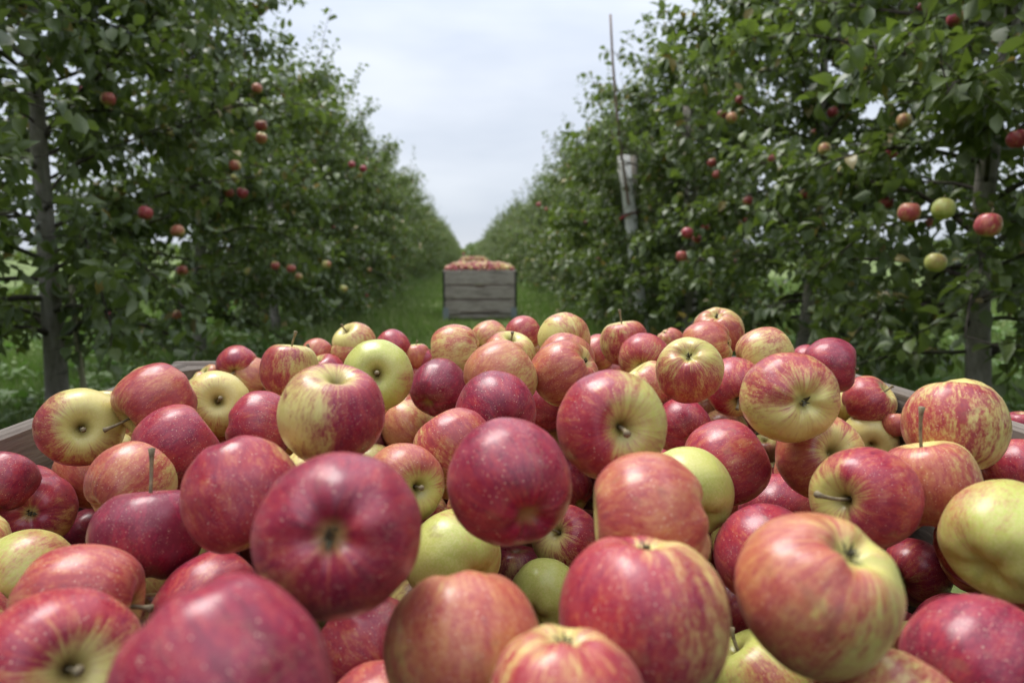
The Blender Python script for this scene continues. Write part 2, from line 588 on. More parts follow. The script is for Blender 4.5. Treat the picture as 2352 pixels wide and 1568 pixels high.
def build_grass():
    n = 300000
    Y = np.exp(rng.uniform(math.log(2.0), math.log(60), n))
    X = rng.uniform(-1, 1, n) * np.minimum(1.0 * Y + 3.2, 14)
    keep = ~((np.abs(X - 0.06) < 0.62) & (Y < 1.3))
    keep &= ~((np.abs(X - 0.19) < 0.6) & (np.abs(Y - 11.4) < 0.6))
    X, Y = X[keep], Y[keep]
    n = len(X)
    patch = np.sin(X * 2.1 + 1.3 * np.sin(Y * 0.7)) * np.sin(Y * 1.1 + X)
    row = np.minimum(np.abs(X + 2.5), np.abs(X - 2.7)) < 0.75
    h = rng.uniform(0.05, 0.13, n) * (1 + 0.35 * patch) * np.where(row, 1.25, 1.0) * (1 + 0.012 * Y)
    wdt = rng.uniform(0.004, 0.008, n) * (1 + 0.16 * Y)
    az = rng.uniform(0, 2 * math.pi, n)
    lean = rng.uniform(0.1, 0.9, n) * h
    la = rng.uniform(0, 2 * math.pi, n)
    b = np.stack([X, Y, np.full(n, -0.05)], -1)
    s = np.stack([np.cos(az), np.sin(az), np.zeros(n)], -1) * wdt[:, None]
    tip = b + np.stack([np.cos(la) * lean, np.sin(la) * lean, h + 0.03], -1)
    V = np.stack([b - s, b + s, tip], 1).reshape(-1, 3)
    tint = np.repeat(np.clip(rng.normal(0.45, 0.25, n) + 0.2 * patch, 0, 1), 3)
    me = np_mesh('grass', V, np.arange(3 * n).reshape(-1, 3), M_GRASS, attrs={'tint': tint})
    tag(obj('grass', me), 'short green grass covering the orchard floor', 'grass', kind='stuff')
    # taller broad-leaved weeds in the tree strips and in the open land beyond them
    m = 1700
    Y = np.exp(rng.uniform(math.log(2.2), math.log(40), m))
    side = rng.random(m)
    X = np.where(side < 0.30, -2.5 + rng.normal(0, 0.38, m),
        np.where(side < 0.70, -rng.uniform(2.9, 3.2 + 0.75 * Y, m),
        np.where(side < 0.82, 2.7 + rng.normal(0, 0.35, m), rng.uniform(3.0, 3.4 + 0.8 * Y, m))))
    k = 15
    hh = np.repeat(rng.uniform(0.05, 0.15, m) * (1 + 0.02 * Y), k)
    sc = np.repeat(rng.uniform(0.03, 0.055, m) * (1 + 0.03 * Y), k)
    n = m * k
    rr = rng.uniform(0.0, 0.14, n)
    aa = rng.uniform(0, 2 * math.pi, n)
    c = np.stack([np.repeat(X, k) + rr * np.cos(aa), np.repeat(Y, k) + rr * np.sin(aa), rng.uniform(0.1, 1, n) ** 0.7 * hh], -1)
    d = unit(np.stack([np.cos(aa), np.sin(aa), rng.uniform(-0.3, 0.9, n)], -1))
    u = unit(np.cross(d, unit(rng.normal(0, 0.4, (n, 3)) + np.array([0, 0, 1.0])))) * (sc * 0.42)[:, None]
    d = d * sc[:, None]
    V = np.stack([c - d, c + u, c + d, c - u], 1).reshape(-1, 3)
    tint = np.repeat(np.clip(rng.normal(0.5, 0.25, n), 0, 1), 4)
    me = np_mesh('weeds', V, np.arange(4 * n).reshape(-1, 4), M_WEED, attrs={'tint': tint})
    tag(obj('weeds', me), 'leafy green weeds growing along the tree rows', 'weeds', kind='stuff')


def build_treeline():
    n = 26000
    th = rng.uniform(-1.15, 1.15, n)
    rad = rng.uniform(230, 262, n)
    hmax = 4.2 + 1.3 * np.sin(th * 23) + 0.9 * np.sin(th * 61 + 1) + 0.6 * np.sin(th * 140)
    c = np.stack([rad * np.sin(th), rad * np.cos(th), rng.random(n) ** 0.8 * hmax], -1)
    d = unit(rng.normal(0, 1, (n, 3)))
    u = unit(np.cross(d, rng.normal(0, 1, (n, 3)))) * 0.55
    d = d * 0.9
    V = np.stack([c - d, c + u, c + d, c - u], 1).reshape(-1, 3)
    me = np_mesh('treeline', V, np.arange(4 * n).reshape(-1, 4), M_LEAF, attrs={'tint': np.repeat(rng.uniform(0.2, 0.8, n), 4)})
    tag(obj('treeline', me), 'far low line of trees at the end of the fields', 'trees', kind='stuff')


build_ground()
build_grass()
build_treeline()


# ------------------------------------------------------------------ apple bins
def plank_mesh(L, h, t, seed, ch=0.004, slot=None):
    """board along X, thickness Y, height Z from 0; worn edges; slot = (x0, x1, depth, 'top'/'bottom')"""
    r = np.random.default_rng(seed)
    xs = [-L / 2, -L / 6 + r.uniform(-.05, .05), L / 6 + r.uniform(-.05, .05), L / 2]
    if slot:
        x0, x1, dep, _ = slot
        xs = sorted(xs + [x0, x0 + 0.02, x1 - 0.02, x1])
    top, bot = [], []
    for x in xs:
        zt, zb = h + r.uniform(-.0025, .0025), r.uniform(-.0025, .0025)
        if slot and slot[0] + 0.015 < x < slot[1] - 0.015:
            if slot[3] == 'top':
                zt -= dep
            else:
                zb += dep
        top.append(zt)
        bot.append(zb)
    V, Q = [], []
    for x, zt, zb in zip(xs, top, bot):
        y = t / 2
        V += [(x, -y + ch, zb), (x, y - ch, zb), (x, y, zb + ch), (x, y, zt - ch), (x, y - ch, zt), (x, -y + ch, zt), (x, -y, zt - ch), (x, -y, zb + ch)]
    for i in range(len(xs) - 1):
        for k in range(8):
            k2 = (k + 1) % 8
            Q.append((8 * i + k, 8 * i + 8 + k, 8 * i + 8 + k2, 8 * i + k2))
    e = 8 * (len(xs) - 1)
    caps = [tuple(range(8)), tuple(e + k for k in range(7, -1, -1))]
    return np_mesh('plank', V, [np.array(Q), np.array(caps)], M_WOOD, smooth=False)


BW, BD, BT = 1.165, 1.20, 0.025
LEVELS = [(0.580, 0.220), (0.352, 0.202), (0.110, 0.214)]


def build_bin():
    root = empty('apple_bin')
    seed = 0
    for wall in range(4):                                       # near, far, left, right walls
        for lv, (z, h) in enumerate(LEVELS):
            seed += 1
            along_x = wall < 2
            L = (BW if along_x else BD - 2 * BT - 0.004)
            slot = None
            if along_x and lv == 2:
                slot = (-0.33, 0.33, 0.045, 'bottom')
            elif along_x and lv == 1:
                slot = (-0.08, 0.09, 0.028, 'top')
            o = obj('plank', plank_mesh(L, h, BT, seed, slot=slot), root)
            if along_x:
                o.location = (0, (-1 if wall == 0 else 1) * (BD - BT) / 2, z)
            else:
                o.location = ((-1 if wall == 2 else 1) * (BW - BT) / 2, 0, z)
                o.rotation_euler = (0, 0, math.pi / 2)
    for k in range(7):                                          # floor boards
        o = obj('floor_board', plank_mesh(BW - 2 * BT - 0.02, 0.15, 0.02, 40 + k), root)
        o.rotation_euler = (math.pi / 2, 0, 0)
        o.location = (0, -BD / 2 + 0.19 + k * 0.16, 0.13)
    for sy in (-1, 0, 1):                                       # skids under the floor
        o = obj('skid', plank_mesh(BW - 0.16, 0.062, 0.07, 60 + sy), root)
        o.location = (0, sy * (BD / 2 - 0.06), 0.040)
    for sx in (-1, 1):
        for sy in (-1, 1):
            # triangular post inside the corner
            a = 0.075
            x, y = sx * (BW / 2 - BT - 0.001), sy * (BD / 2 - BT - 0.001)
            tri = [(x, y), (x - sx * a, y), (x, y - sy * a)]
            if sx * sy < 0:
                tri = [tri[0], tri[2], tri[1]]
            V = [(p[0], p[1], z) for z in (0.11, 0.797) for p in tri]
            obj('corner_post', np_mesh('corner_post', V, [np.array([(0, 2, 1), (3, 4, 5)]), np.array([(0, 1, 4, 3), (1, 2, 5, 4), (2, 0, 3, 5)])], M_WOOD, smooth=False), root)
            # dark angle iron and pale steel foot wrapped round the outside of the corner
            for nm, z0, z1, wd, off, mt in (('angle_iron', 0.215, 0.79, 0.028, 0.003, M_IRON), ('foot', 0.0, 0.212, 0.088, 0.004, M_ZINC)):
                X0, Y0 = sx * (BW / 2), sy * (BD / 2)
                bx = []
                xa, xb = sorted((X0 + sx * (0.001 + off), X0 - sx * wd))
                ya, yb = sorted((Y0 + sy * 0.001, Y0 + sy * (0.001 + off)))
                bx.append((xa, xb, ya, yb, z0, z1))
                xa, xb = sorted((X0 + sx * 0.001, X0 + sx * (0.001 + off)))
                ya, yb = sorted((Y0 - sy * wd, Y0 + sy * 0.0005))
                bx.append((xa, xb, ya, yb, z0, z1))
                v, q = boxes(bx)
                obj(nm, np_mesh(nm, v, q, mt, smooth=False), root)
    return root


def copy_tree(o, parent=None):
    c = o.copy()
    COL.objects.link(c)
    c.parent = parent
    for ch in list(o.children):
        copy_tree(ch, c)
    return c


bin_a = build_bin()
NB = (0.054, 0.667)
bin_a.location = (NB[0], NB[1], 0)
tag(bin_a, 'weathered grey wooden bin heaped with apples, its rim framing the near pile', 'apple bin', 'wooden apple bins in the alley')
bin_b = copy_tree(bin_a)
FB = (0.19, 11.45)
bin_b.location = (FB[0], FB[1], -0.02)
tag(bin_b, 'wooden bin of apples on steel feet standing on the grass between the rows', 'apple bin', 'wooden apple bins in the alley')
bin_c = copy_tree(bin_a)
SB = (0.22, 25.4)
bin_c.location = (SB[0], SB[1], -0.02)
tag(bin_c, 'farthest wooden bin, only its heaped apples showing over the bin before it', 'apple bin', 'wooden apple bins in the alley')

for far_bin in (bin_b, bin_c):                        # these two have paler boards than the near one
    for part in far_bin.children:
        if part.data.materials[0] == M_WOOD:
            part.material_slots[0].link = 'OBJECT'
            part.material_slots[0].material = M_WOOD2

# ------------------------------------------------------------------ apple shapes
PROFILE = [(0.0, 0.50), (0.035, 0.55), (0.075, 0.645), (0.13, 0.735), (0.21, 0.805), (0.33, 0.866), (0.46, 0.888), (0.60, 0.850), (0.74, 0.745), (0.87, 0.56), (0.96, 0.31),
           (0.995, 0.05), (0.985, -0.20), (0.935, -0.43), (0.845, -0.62), (0.72, -0.765), (0.58, -0.862), (0.45, -0.905), (0.33, -0.895), (0.22, -0.835), (0.12, -0.765), (0.05, -0.735), (0.0, -0.73)]


def profile(n):
    p = np.array(PROFILE)
    d = np.concatenate([[0], np.cumsum(np.linalg.norm(np.diff(p, axis=0), axis=1))])
    t = np.linspace(0, d[-1], n)
    # Catmull-Rom through the profile points
    out = []
    for tt in t:
        i = min(max(np.searchsorted(d, tt) - 1, 0), len(p) - 2)
        u = (tt - d[i]) / (d[i + 1] - d[i])
        p0, p1, p2, p3 = p[max(i - 1, 0)], p[i], p[i + 1], p[min(i + 2, len(p) - 1)]
        out.append(0.5 * ((2 * p1) + (-p0 + p2) * u + (2 * p0 - 5 * p1 + 4 * p2 - p3) * u * u + (-p0 + 3 * p1 - 3 * p2 + p3) * u ** 3))
    out = np.array(out)
    out[0, 0] = out[-1, 0] = 0
    return out


def apple_geo(seed, nr=40, ns=56):
    r = np.random.default_rng(1000 + seed)
    pr = profile(nr)
    th = np.arange(ns) / ns * 2 * math.pi
    a1, a2, a3 = r.uniform(0.015, 0.06), r.uniform(0.008, 0.036), r.uniform(0.004, 0.014)
    p1, p2, p3 = r.uniform(0, 6.28, 3)
    hs = r.uniform(0.87, 1.0)
    tilt = r.uniform(0, 0.13)
    taper = r.uniform(-0.01, 0.09)
    lobe = r.uniform(0.018, 0.042)
    R = pr[1:-1, 0][:, None]
    Z = pr[1:-1, 1][:, None] * np.ones((1, ns))
    low = np.clip(-Z, 0, 1)
    edge = np.exp(-((Z + 0.86) / 0.14) ** 2) * (R > 0.2)
    f = 1 + a1 * np.cos(th + p1) + a2 * np.cos(2 * th + p2) + a3 * np.cos(5 * th + p3) * (0.25 + 1.3 * low) + 0.006 * np.cos(9 * th + p1)
    f = f * (1 - taper * low)
    Z = Z + lobe * edge * np.cos(5 * th + p3)[None, :] + tilt * R * np.cos(th + p2)[None, :] * np.sign(Z) * (np.abs(Z) > 0.3) * np.clip((np.abs(Z) - 0.3) * 3, 0, 1)
    X = R * f * np.cos(th)
    Y = R * f * np.sin(th)
    V = np.stack([X, Y, Z * hs], -1).reshape(-1, 3)
    V = np.concatenate([V, [(0, 0, pr[0, 1] * hs), (0, 0, pr[-1, 1] * hs)]])
    m = nr - 2
    i = np.arange(m - 1)[:, None] * ns
    k = np.arange(ns)[None, :]
    k2 = (k + 1) % ns
    Q = np.stack([i + k, i + ns + k, i + ns + k2, i + k2], -1).reshape(-1, 4)
    kk = np.arange(ns)
    T = np.concatenate([np.stack([np.full(ns, m * ns), kk, (kk + 1) % ns], -1),
                        np.stack([np.full(ns, m * ns + 1), (m - 1) * ns + (kk + 1) % ns, (m - 1) * ns + kk], -1)])
    return V, Q, T, hs


APPLE_HI, HS = [], []
for s in range(12):
    v, q, t3, hs = apple_geo(s)
    APPLE_HI.append(np_mesh('apple', v, [q, t3], M_APPLE))
    HS.append(hs)
APPLE_LO = []
for s in range(6):
    v, q, t3, hs = apple_geo(s, 14, 16)
    APPLE_LO.append(np_mesh('apple', v, [q, t3], M_APPLE))


def stem_mesh(seed, length, sides=7):
    r = np.random.default_rng(seed)
    n = 9
    u = np.linspace(0, 1, n)
    az = r.uniform(0, 6.28)
    bend = r.uniform(0.04, 0.30) * length
    pts = np.stack([np.cos(az) * bend * u ** 2 + 0.01 * np.sin(5 * u), np.sin(az) * bend * u ** 2, 0.47 + u * length], -1)
    rad = 0.034 + 0.012 * np.abs(u - 0.4) + 0.030 * np.clip((u - 0.82) / 0.18, 0, 1)
    v, q = tubes([(pts, rad)], sides)
    return np_mesh('stem', v, q, M_STEM)


STEMS = {k: [stem_mesh(10 * i + s, L) for s in range(3)] for i, (k, L) in enumerate({1: 0.40, 2: 0.62, 3: 0.88, 4: 1.15}.items())}


def calyx_mesh(seed):
    r = np.random.default_rng(seed)
    V, Q = [], []
    for k in range(9):
        a = k / 5 * 2 * math.pi + r.uniform(-.3, .3)
        L = r.uniform(0.10, 0.19)
        lean = r.uniform(-0.5, 0.9)
        wd = r.uniform(0.022, 0.045)
        d = np.array([math.cos(a), math.sin(a), 0])
        s = np.array([-math.sin(a), math.cos(a), 0])
        p0 = d * r.uniform(0.015, 0.06) + np.array([0, 0, -0.70])
        p1 = p0 + d * L * 0.35 * lean + np.array([0, 0, -L * 0.5])
        p2 = p1 + d * L * (lean * 0.8 + r.uniform(-.6, .2)) + np.array([0, 0, -L * r.uniform(0.05, 0.45)]) + s * r.uniform(-.04, .04)
        b = len(V)
        V += [p0 - s * wd, p0 + s * wd, p1 - s * wd * 0.8, p1 + s * wd * 0.8, p2 - s * 0.006, p2 + s * 0.006]
        Q += [(b, b + 1, b + 3, b + 2), (b + 2, b + 3, b + 5, b + 4)]
    return np_mesh('calyx', V, np.array(Q), M_CALYX)


CALYX = [calyx_mesh(s) for s in range(3)]

PAL = {                                       # blush cover, darkness, greenness, stripes
    'dark': (1.0, 0.98, .2, .15), 'crimson': (.92, .80, .2, .28), 'magenta': (.84, .66, .2, .4), 'red': (.70, .58, .2, .6), 'dull': (.68, .55, .6, .45),
    'pink': (.62, .38, .25, .65), 'peach': (.50, .22, .2, .7), 'stripe': (.60, .50, .15, 1.0), 'orange': (.68, .45, .1, .95), 'cream': (.36, .30, .1, .8),
    'hatch': (.40, .45, .1, 1.0), 'yellow': (.22, .42, .2, .8), 'half': (.46, .48, .35, .55), 'green': (.12, .30, .85, .35), 'lime': (.0, .2, 1.0, .1), 'russet': (.62, .33, .55, .5), 'brown': (.72, .62, .8, .3),
}


def cam_vec(v, px, py):
    """a direction told as right, up, towards the viewer at that image point"""
    v = np.asarray(v, dtype=float)
    back = -unit(ray(px, py))
    right = unit(np.cross(UV, back))
    return unit(v[0] * right + v[1] * np.cross(back, right) + v[2] * back)


def apple_object(pos, R, stem_axis, blush_dir, pal, mesh, squash=1.0):
    z = Vector(stem_axis).normalized()
    x = Vector(blush_dir)
    x = x - z * x.dot(z)
    if x.length < 1e-3:
        x = z.orthogonal()
    x.normalize()
    y = z.cross(x)
    o = bpy.data.objects.new('apple', mesh)
    M = Matrix((x, y, z)).transposed().to_4x4()
    M = Matrix.Translation(Vector(pos)) @ M @ Matrix.Diagonal((R, R, R * squash, 1))
    o.matrix_world = M
    o.color = PAL[pal]
    COL.objects.link(o)
    return o

# ------------------------------------------------------------------ the near heap, apple by apple
# listed from back to front: image x, y, width; which end shows ('s' stem, 'c' calyx) and where it points
# (right, up, towards the viewer); colouring; side of the blush; stem size; what the apple looks like
HEAP = [
 (1540, 784, 68, 'c', (-.5, .8, .3), 'pink', (0, 1, .3), 0, 'small pink apple tucked behind the striped apple with the upright stem'),
 (1125, 784, 92, 'c', (.6, .3, -.5), 'cream', (.3, .9, 0), 0, 'pale yellow apple with a pink top, just below the far bin'),
 (1200, 768, 88, 's', (.8, .4, -.4), 'stripe', (0, .8, .5), 0, 'small red striped apple on the crest of the heap below the far bin'),
 (1298, 780, 122, 's', (-.5, .3, -.7), 'cream', (.8, .5, 0), 0, 'cream apple with a pink edge on the crest, beside the small red striped one'),
 (1230, 800, 48, 's', (0, .5, .5), 'magenta', (0, 1, 0), 0, 'tiny visible cap of a magenta apple below the cream crest apple'),
 (730, 815, 80, 's', (.4, .4, -.5), 'pink', (0, .5, .7), 0, 'pink apple half hidden behind the yellow one with the upright stem'),
 (902, 798, 82, 's', (-.4, .5, -.4), 'red', (0, .5, .7), 0, 'plain red apple on the left part of the crest'),
 (815, 788, 102, 's', (-.5, .65, .35), 'cream', (.6, .8, 0), 2, 'yellow and peach apple with a short stem, highest on the left side'),
 (1433, 786, 114, 's', (-.12, .92, .22), 'stripe', (.6, .3, .6), 3, 'red striped apple with a tall upright stem on the right crest'),
 (1648, 762, 120, 'c', (-.05, .75, .55), 'pink', (-.3, -.2, .8), 0, 'pink apple with its dry calyx upward, topmost of the whole heap'),
 (1852, 828, 76, 's', (0, .5, -.5), 'magenta', (0, .8, .4), 0, 'sliver of a magenta apple between the yellow one and the dark pointed one'),
 (957, 818, 66, 's', (-.1, .95, .1), 'pink', (0, .5, .8), 2, 'pink streaked apple with a short stem seen over the pale green one'),
 (978, 828, 60, 's', (.4, .4, .2), 'magenta', (0, 1, .3), 0, 'small magenta apple wedged against the left of the big peach yellow one'),
 (545, 843, 102, 's', (-.15, -.35, .9), 'red', (.2, .8, .3), 2, 'red apple at the far rim, its stem pointing at the viewer'),
 (485, 866, 62, 's', (-.5, .5, .3), 'peach', (0, .8, .4), 0, 'peach apple just under the far rim left of the red one'),
 (455, 884, 76, 's', (-.5, .5, .3), 'peach', (0, 1, 0), 0, 'small peach cap behind the big orange red striped apple'),
 (580, 868, 102, 's', (-.7, .5, -.2), 'peach', (.4, .3, .7), 0, 'peach apple in shadowed gap beside the yellow one with upright stem'),
 (812, 815, 106, 's', (.7, .5, .1), 'cream', (-.4, -.3, .8), 0, 'cream apple with pink streaks lying behind the pale green stem apple'),
 (1375, 812, 88, 's', (.4, .5, -.4), 'orange', (-.4, .6, .5), 0, 'yellow orange lumpy apple under the stemmed striped apple'),
 (1480, 822, 120, 's', (-.12, -.45, .8), 'stripe', (.1, .8, .3), 0, 'red and yellow streaked apple with its deep stem hollow facing front'),
 (1520, 840, 86, 's', (-.7, .4, -.2), 'peach', (.3, .5, .5), 0, 'peach apple squeezed left of the green topped calyx apple'),
 (1046, 808, 126, 'c', (.85, .1, .1), 'cream', (.5, .7, .4), 0, 'large peach yellow apple standing left of the far bin'),
 (1170, 820, 122, 's', (.1, .75, .4), 'pink', (-.4, .5, .6), 2, 'pink apple with a short thick stem in front of the pale yellow one'),
 (1300, 832, 136, 's', (.3, .7, -.3), 'russet', (0, .8, .4), 0, 'pinkish russet apple just behind the dotted pink red one'),
 (1624, 797, 126, 'c', (.9, .2, .1), 'pink', (-.4, .6, .6), 0, 'purplish pink apple in front of the topmost one'),
 (1756, 818, 140, 's', (.8, .4, -.3), 'yellow', (-.2, .6, .3), 0, 'yellow apple with thin red streaks on the right slope'),
 (1907, 838, 146, 's', (.95, -.1, .1), 'crimson', (-.2, .3, .8), 1, 'dark crimson pointed apple at the right rim'),
 (250, 928, 86, 's', (0, 1, 0), 'peach', (0, 1, 0), 0, 'peach cap peeping between the pale stem apple and the orange red one'),
 (1027, 868, 112, 's', (.2, .8, -.4), 'green', (-.6, -.5, .3), 0, 'pale yellow green cap above the dark purple apple'),
 (965, 862, 66, 's', (0, .6, -.5), 'pink', (0, .5, .8), 0, 'small pink red apple right of the pale green stem apple'),
 (665, 848, 138, 's', (.08, .97, .15), 'half', (-.8, .2, .5), 3, 'yellow apple with a red smear and an upright stem'),
 (745, 862, 106, 's', (-.42, .8, .25), 'red', (.3, .4, .7), 4, 'red apple with a long curved stem leaning over the yellow one'),
 (868, 858, 164, 's', (-.05, -.02, .98), 'green', (.6, -.5, .2), 1, 'pale green apple showing its stem hollow square to the viewer'),
 (1405, 858, 78, 's', (0, .6, .2), 'pink', (0, .8, .5), 0, 'low pink apple in the dip below the streaked red and yellow one'),
 (1150, 866, 166, 's', (.7, .5, -.2), 'peach', (-.6, .4, .6), 0, 'peach apple with a yellow right side in mid heap'),
 (1297, 858, 156, 'c', (.75, .45, .35), 'pink', (-.5, .2, .7), 0, 'pink red apple with pale dots and a puckered calyx on its right'),
 (1585, 850, 158, 'c', (-.04, .52, .8), 'half', (-.1, -.9, .35), 0, 'green topped red apple with its calyx tipped toward the viewer'),
 (1690, 888, 142, 's', (.12, -.62, .72), 'dull', (-.7, .5, .3), 2, 'red and yellow apple with a frayed stem pointing down'),
 (1610, 940, 72, 's', (0, .5, .2), 'peach', (0, .5, .5), 0, 'small peach yellow apple in the gap under the green topped one'),
 (1995, 922, 130, 's', (.7, .5, .2), 'stripe', (-.2, .3, .8), 2, 'red streaked apple by the right rim with a pale stub of stem'),
 (1936, 928, 102, 's', (-.5, .5, -.4), 'yellow', (.2, -.8, .4), 0, 'pale yellow apple partly behind the big two coloured calyx apple'),
 (2060, 975, 74, 's', (0, .7, 0), 'pink', (0, .5, .7), 0, 'pink cap left of the big striped apple at the right edge'),
 (2345, 978, 92, 's', (0, .8, .2), 'magenta', (0, .5, .8), 0, 'magenta apple cut by the right picture edge'),
 (1490, 893, 134, 's', (-.5, .7, .1), 'cream', (.75, -.5, .4), 0, 'cream apple with an orange red right flank'),
 (1008, 895, 134, 's', (.4, .5, -.6), 'dark', (0, .4, .8), 0, 'dark purple glossy apple between the pale green and peach ones'),
 (1260, 928, 128, 's', (-.5, .4, -.5), 'magenta', (0, .6, .6), 0, 'rosy red apple in the middle behind the big stem hollow apple'),
 (1665, 990, 108, 's', (.8, -.1, .55), 'cream', (-.4, .3, .3), 1, 'cream yellow apple tucked under the left of the two coloured calyx apple'),
 (1567, 985, 140, 's', (-.3, .4, -.7), 'magenta', (0, .5, .8), 0, 'bright magenta apple with a thin scratch'),
 (1995, 1008, 138, 's', (.15, -.25, .8), 'cream', (0, -.8, .4), 0, 'yellow apple with a reddish hollow, low among bigger ones on the right'),
 (1757, 1033, 82, 's', (0, .5, .4), 'peach', (0, .6, .6), 0, 'orange peach sliver right of the dull red dotted apple'),
 (2190, 978, 266, 's', (.05, .97, -.15), 'hatch', (-.3, .6, .5), 1, 'big yellow apple hatched with red stripes, highest at the right edge'),
 (1816, 912, 228, 'c', (.32, -.12, .93), 'half', (-.2, .95, .1), 0, 'big two coloured apple, pink above and yellow green below, calyx to the viewer'),
 (500, 928, 164, 's', (.0, .1, .98), 'cream', (-.5, -.5, .2), 1, 'small yellow and red apple with its stem pointing straight at the viewer'),
 (185, 983, 214, 's', (.02, -.02, .98), 'half', (-.75, -.6, .1), 1, 'pale yellow apple with red flanks by the left rim, stem hollow to the front'),
 (358, 924, 196, 's', (-.75, -.5, .25), 'orange', (.3, .6, .5), 3, 'large orange red striped apple with its stem poking out low on the left'),
 (597, 978, 172, 's', (.9, -.1, .15), 'magenta', (-.3, .2, .8), 0, 'rose red apple dusted with fine pale dots beside the big striped one'),
 (14, 1112, 178, 's', (.3, .8, -.3), 'crimson', (0, .8, .4), 0, 'dark crimson apple against the left side of the bin'),
 (64, 1140, 174, 's', (-.7, .4, .2), 'red', (0, .7, .5), 0, 'red dotted apple low at the left picture edge behind the calyx one'),
 (210, 1088, 180, 's', (-.4, .6, -.4), 'russet', (.3, -.5, .6), 0, 'orange russet apple in front of the pale apple at the left rim'),
 (405, 1022, 210, 's', (.75, .5, .05), 'magenta', (-.6, -.4, .6), 0, 'magenta red apple with a yellow upper right shoulder'),
 (765, 954, 250, 's', (.10, .90, .42), 'red', (.7, .6, .1), 0, 'big apple with a ribbed open hollow on top, red right side and yellow left front'),
 (940, 982, 126, 's', (-.5, .6, -.3), 'peach', (.2, -.6, .6), 0, 'peach apple right of the big ribbed hollow apple'),
 (1137, 950, 192, 's', (-.3, .4, -.7), 'crimson', (-.1, .5, .7), 0, 'purple red apple with fine russet cracks'),
 (1045, 1022, 182, 's', (-.5, .7, -.2), 'orange', (.5, .4, .6), 0, 'orange red streaked apple left of the big crimson centre one'),
 (1668, 1062, 204, 's', (.8, .4, -.2), 'dull', (-.2, .3, .8), 0, 'dull red apple with pale dots in the right middle'),
 (1880, 1050, 216, 's', (.40, .18, .88), 'pink', (-.9, .2, .3), 0, 'pink apple with a bright green hollow half hidden by the dark stem apple'),
 (1580, 1126, 206, 's', (-.3, .6, -.5), 'green', (.6, -.7, .3), 0, 'pale yellow apple right below the big stem hollow apple'),
 (1402, 977, 254, 's', (.30, -.05, .95), 'dull', (-.85, -.1, .3), 2, 'big red and green apple with a frayed stem in its deep hollow, right of centre'),
 (1360, 1130, 104, 's', (0, .5, -.5), 'dark', (0, .5, .5), 0, 'dark purple apple deep in the gap below the big stem hollow apple'),
 (1296, 1120, 130, 's', (-.5, .5, -.3), 'brown', (0, .5, .5), 0, 'brownish green apple behind the right side of the big crimson centre one'),
 (930, 1112, 186, 's', (.42, -.12, .88), 'russet', (-.1, .8, .3), 2, 'greenish pink apple with a short grey stem right of the dark calyx apple'),
 (2345, 1088, 192, 's', (-.2, .6, -.5), 'dull', (0, .5, .7), 0, 'dull purple red apple cut by the right edge under the big striped one'),
 (2130, 1108, 250, 's', (-.15, .96, .20), 'pink', (-.5, .1, .8), 4, 'pink red apple with a tall upright stem on the right'),
 (1785, 1178, 186, 's', (.3, .5, -.6), 'magenta', (0, .6, .6), 0, 'purple pink apple between the dull red and dark stem apples'),
 (300, 1112, 222, 's', (.6, .6, -.3), 'pink', (-.7, .4, .5), 0, 'rosy apple covered in pale dots behind the dark red stemmed one'),
 (205, 1234, 166, 's', (-.4, .6, -.3), 'crimson', (0, .4, .8), 0, 'purplish apple wedged left of the dark red stemmed one'),
 (1185, 1316, 136, 's', (0, .5, .2), 'crimson', (0, .8, .3), 0, 'dark red apple deep in the gap below the big crimson centre one'),
 (1300, 1234, 156, 's', (-.35, .2, .85), 'red', (.2, .5, .4), 3, 'shaded red apple with its stem sticking up in the central gap'),
 (520, 1318, 150, 's', (0, .5, .3), 'dark', (0, .8, .3), 0, 'dark purple apple just showing under the lopsided red one'),
 (340, 1226, 270, 's', (.06, .98, .05), 'dark', (0, .2, .9), 4, 'glossy dark red dotted apple with an upright stem, left foreground'),
 (560, 1140, 290, 'c', (-.25, .85, -.25), 'red', (-.5, -.1, .8), 0, 'lopsided red apple with a yellow upper right edge, left of the dark calyx apple'),
 (85, 1172, 206, 'c', (-.18, -.05, .97), 'magenta', (-.3, .8, .1), 0, 'red apple at the left edge with its green calyx facing the viewer'),
 (770, 1452, 136, 's', (0, .5, -.3), 'green', (0, .2, .3), 0, 'shaded green apple under the big dark calyx apple'),
 (1690, 1408, 170, 's', (.5, .5, -.3), 'brown', (0, .2, .3), 0, 'dark shaded apple in the gap left of the big blushed one'),
 (1168, 1112, 290, 's', (-.35, .55, -.65), 'crimson', (-.6, .15, .75), 0, 'big crimson dotted apple with a yellow right edge in the centre'),
 (1255, 1368, 170, 's', (.3, .5, -.5), 'lime', (0, -.5, .3), 0, 'lime green apple between the two big front centre apples'),
 (1040, 1278, 218, 's', (-.5, .5, -.5), 'green', (.7, .0, .4), 0, 'yellow green apple between the dark calyx apple and the big crimson one'),
 (1490, 1186, 306, 's', (-.95, -.1, .05), 'pink', (.55, .5, .6), 0, 'wide rosy apple with a yellow ridge at its left end'),
 (1758, 1272, 238, 's', (-.4, .5, -.5), 'magenta', (-.2, .3, .8), 0, 'rosy red apple behind the big blushed one with the split calyx'),
 (2100, 1312, 176, 's', (.4, .4, -.6), 'brown', (-.3, .6, .4), 0, 'greenish brown apple in shade left of the yellow green one at the right edge'),
 (1985, 1141, 260, 's', (-.45, -.12, .87), 'dull', (.75, .2, .4), 4, 'dark red brown apple with a long stem pointing left'),
 (850, 1496, 256, 's', (-.4, .5, -.6), 'red', (0, .4, .6), 0, 'shaded red apple between the dark calyx apple and the front peach one'),
 (490, 1404, 270, 's', (.6, .5, -.3), 'red', (-.3, .6, .5), 0, 'red dotted apple behind the large crimson front apple'),
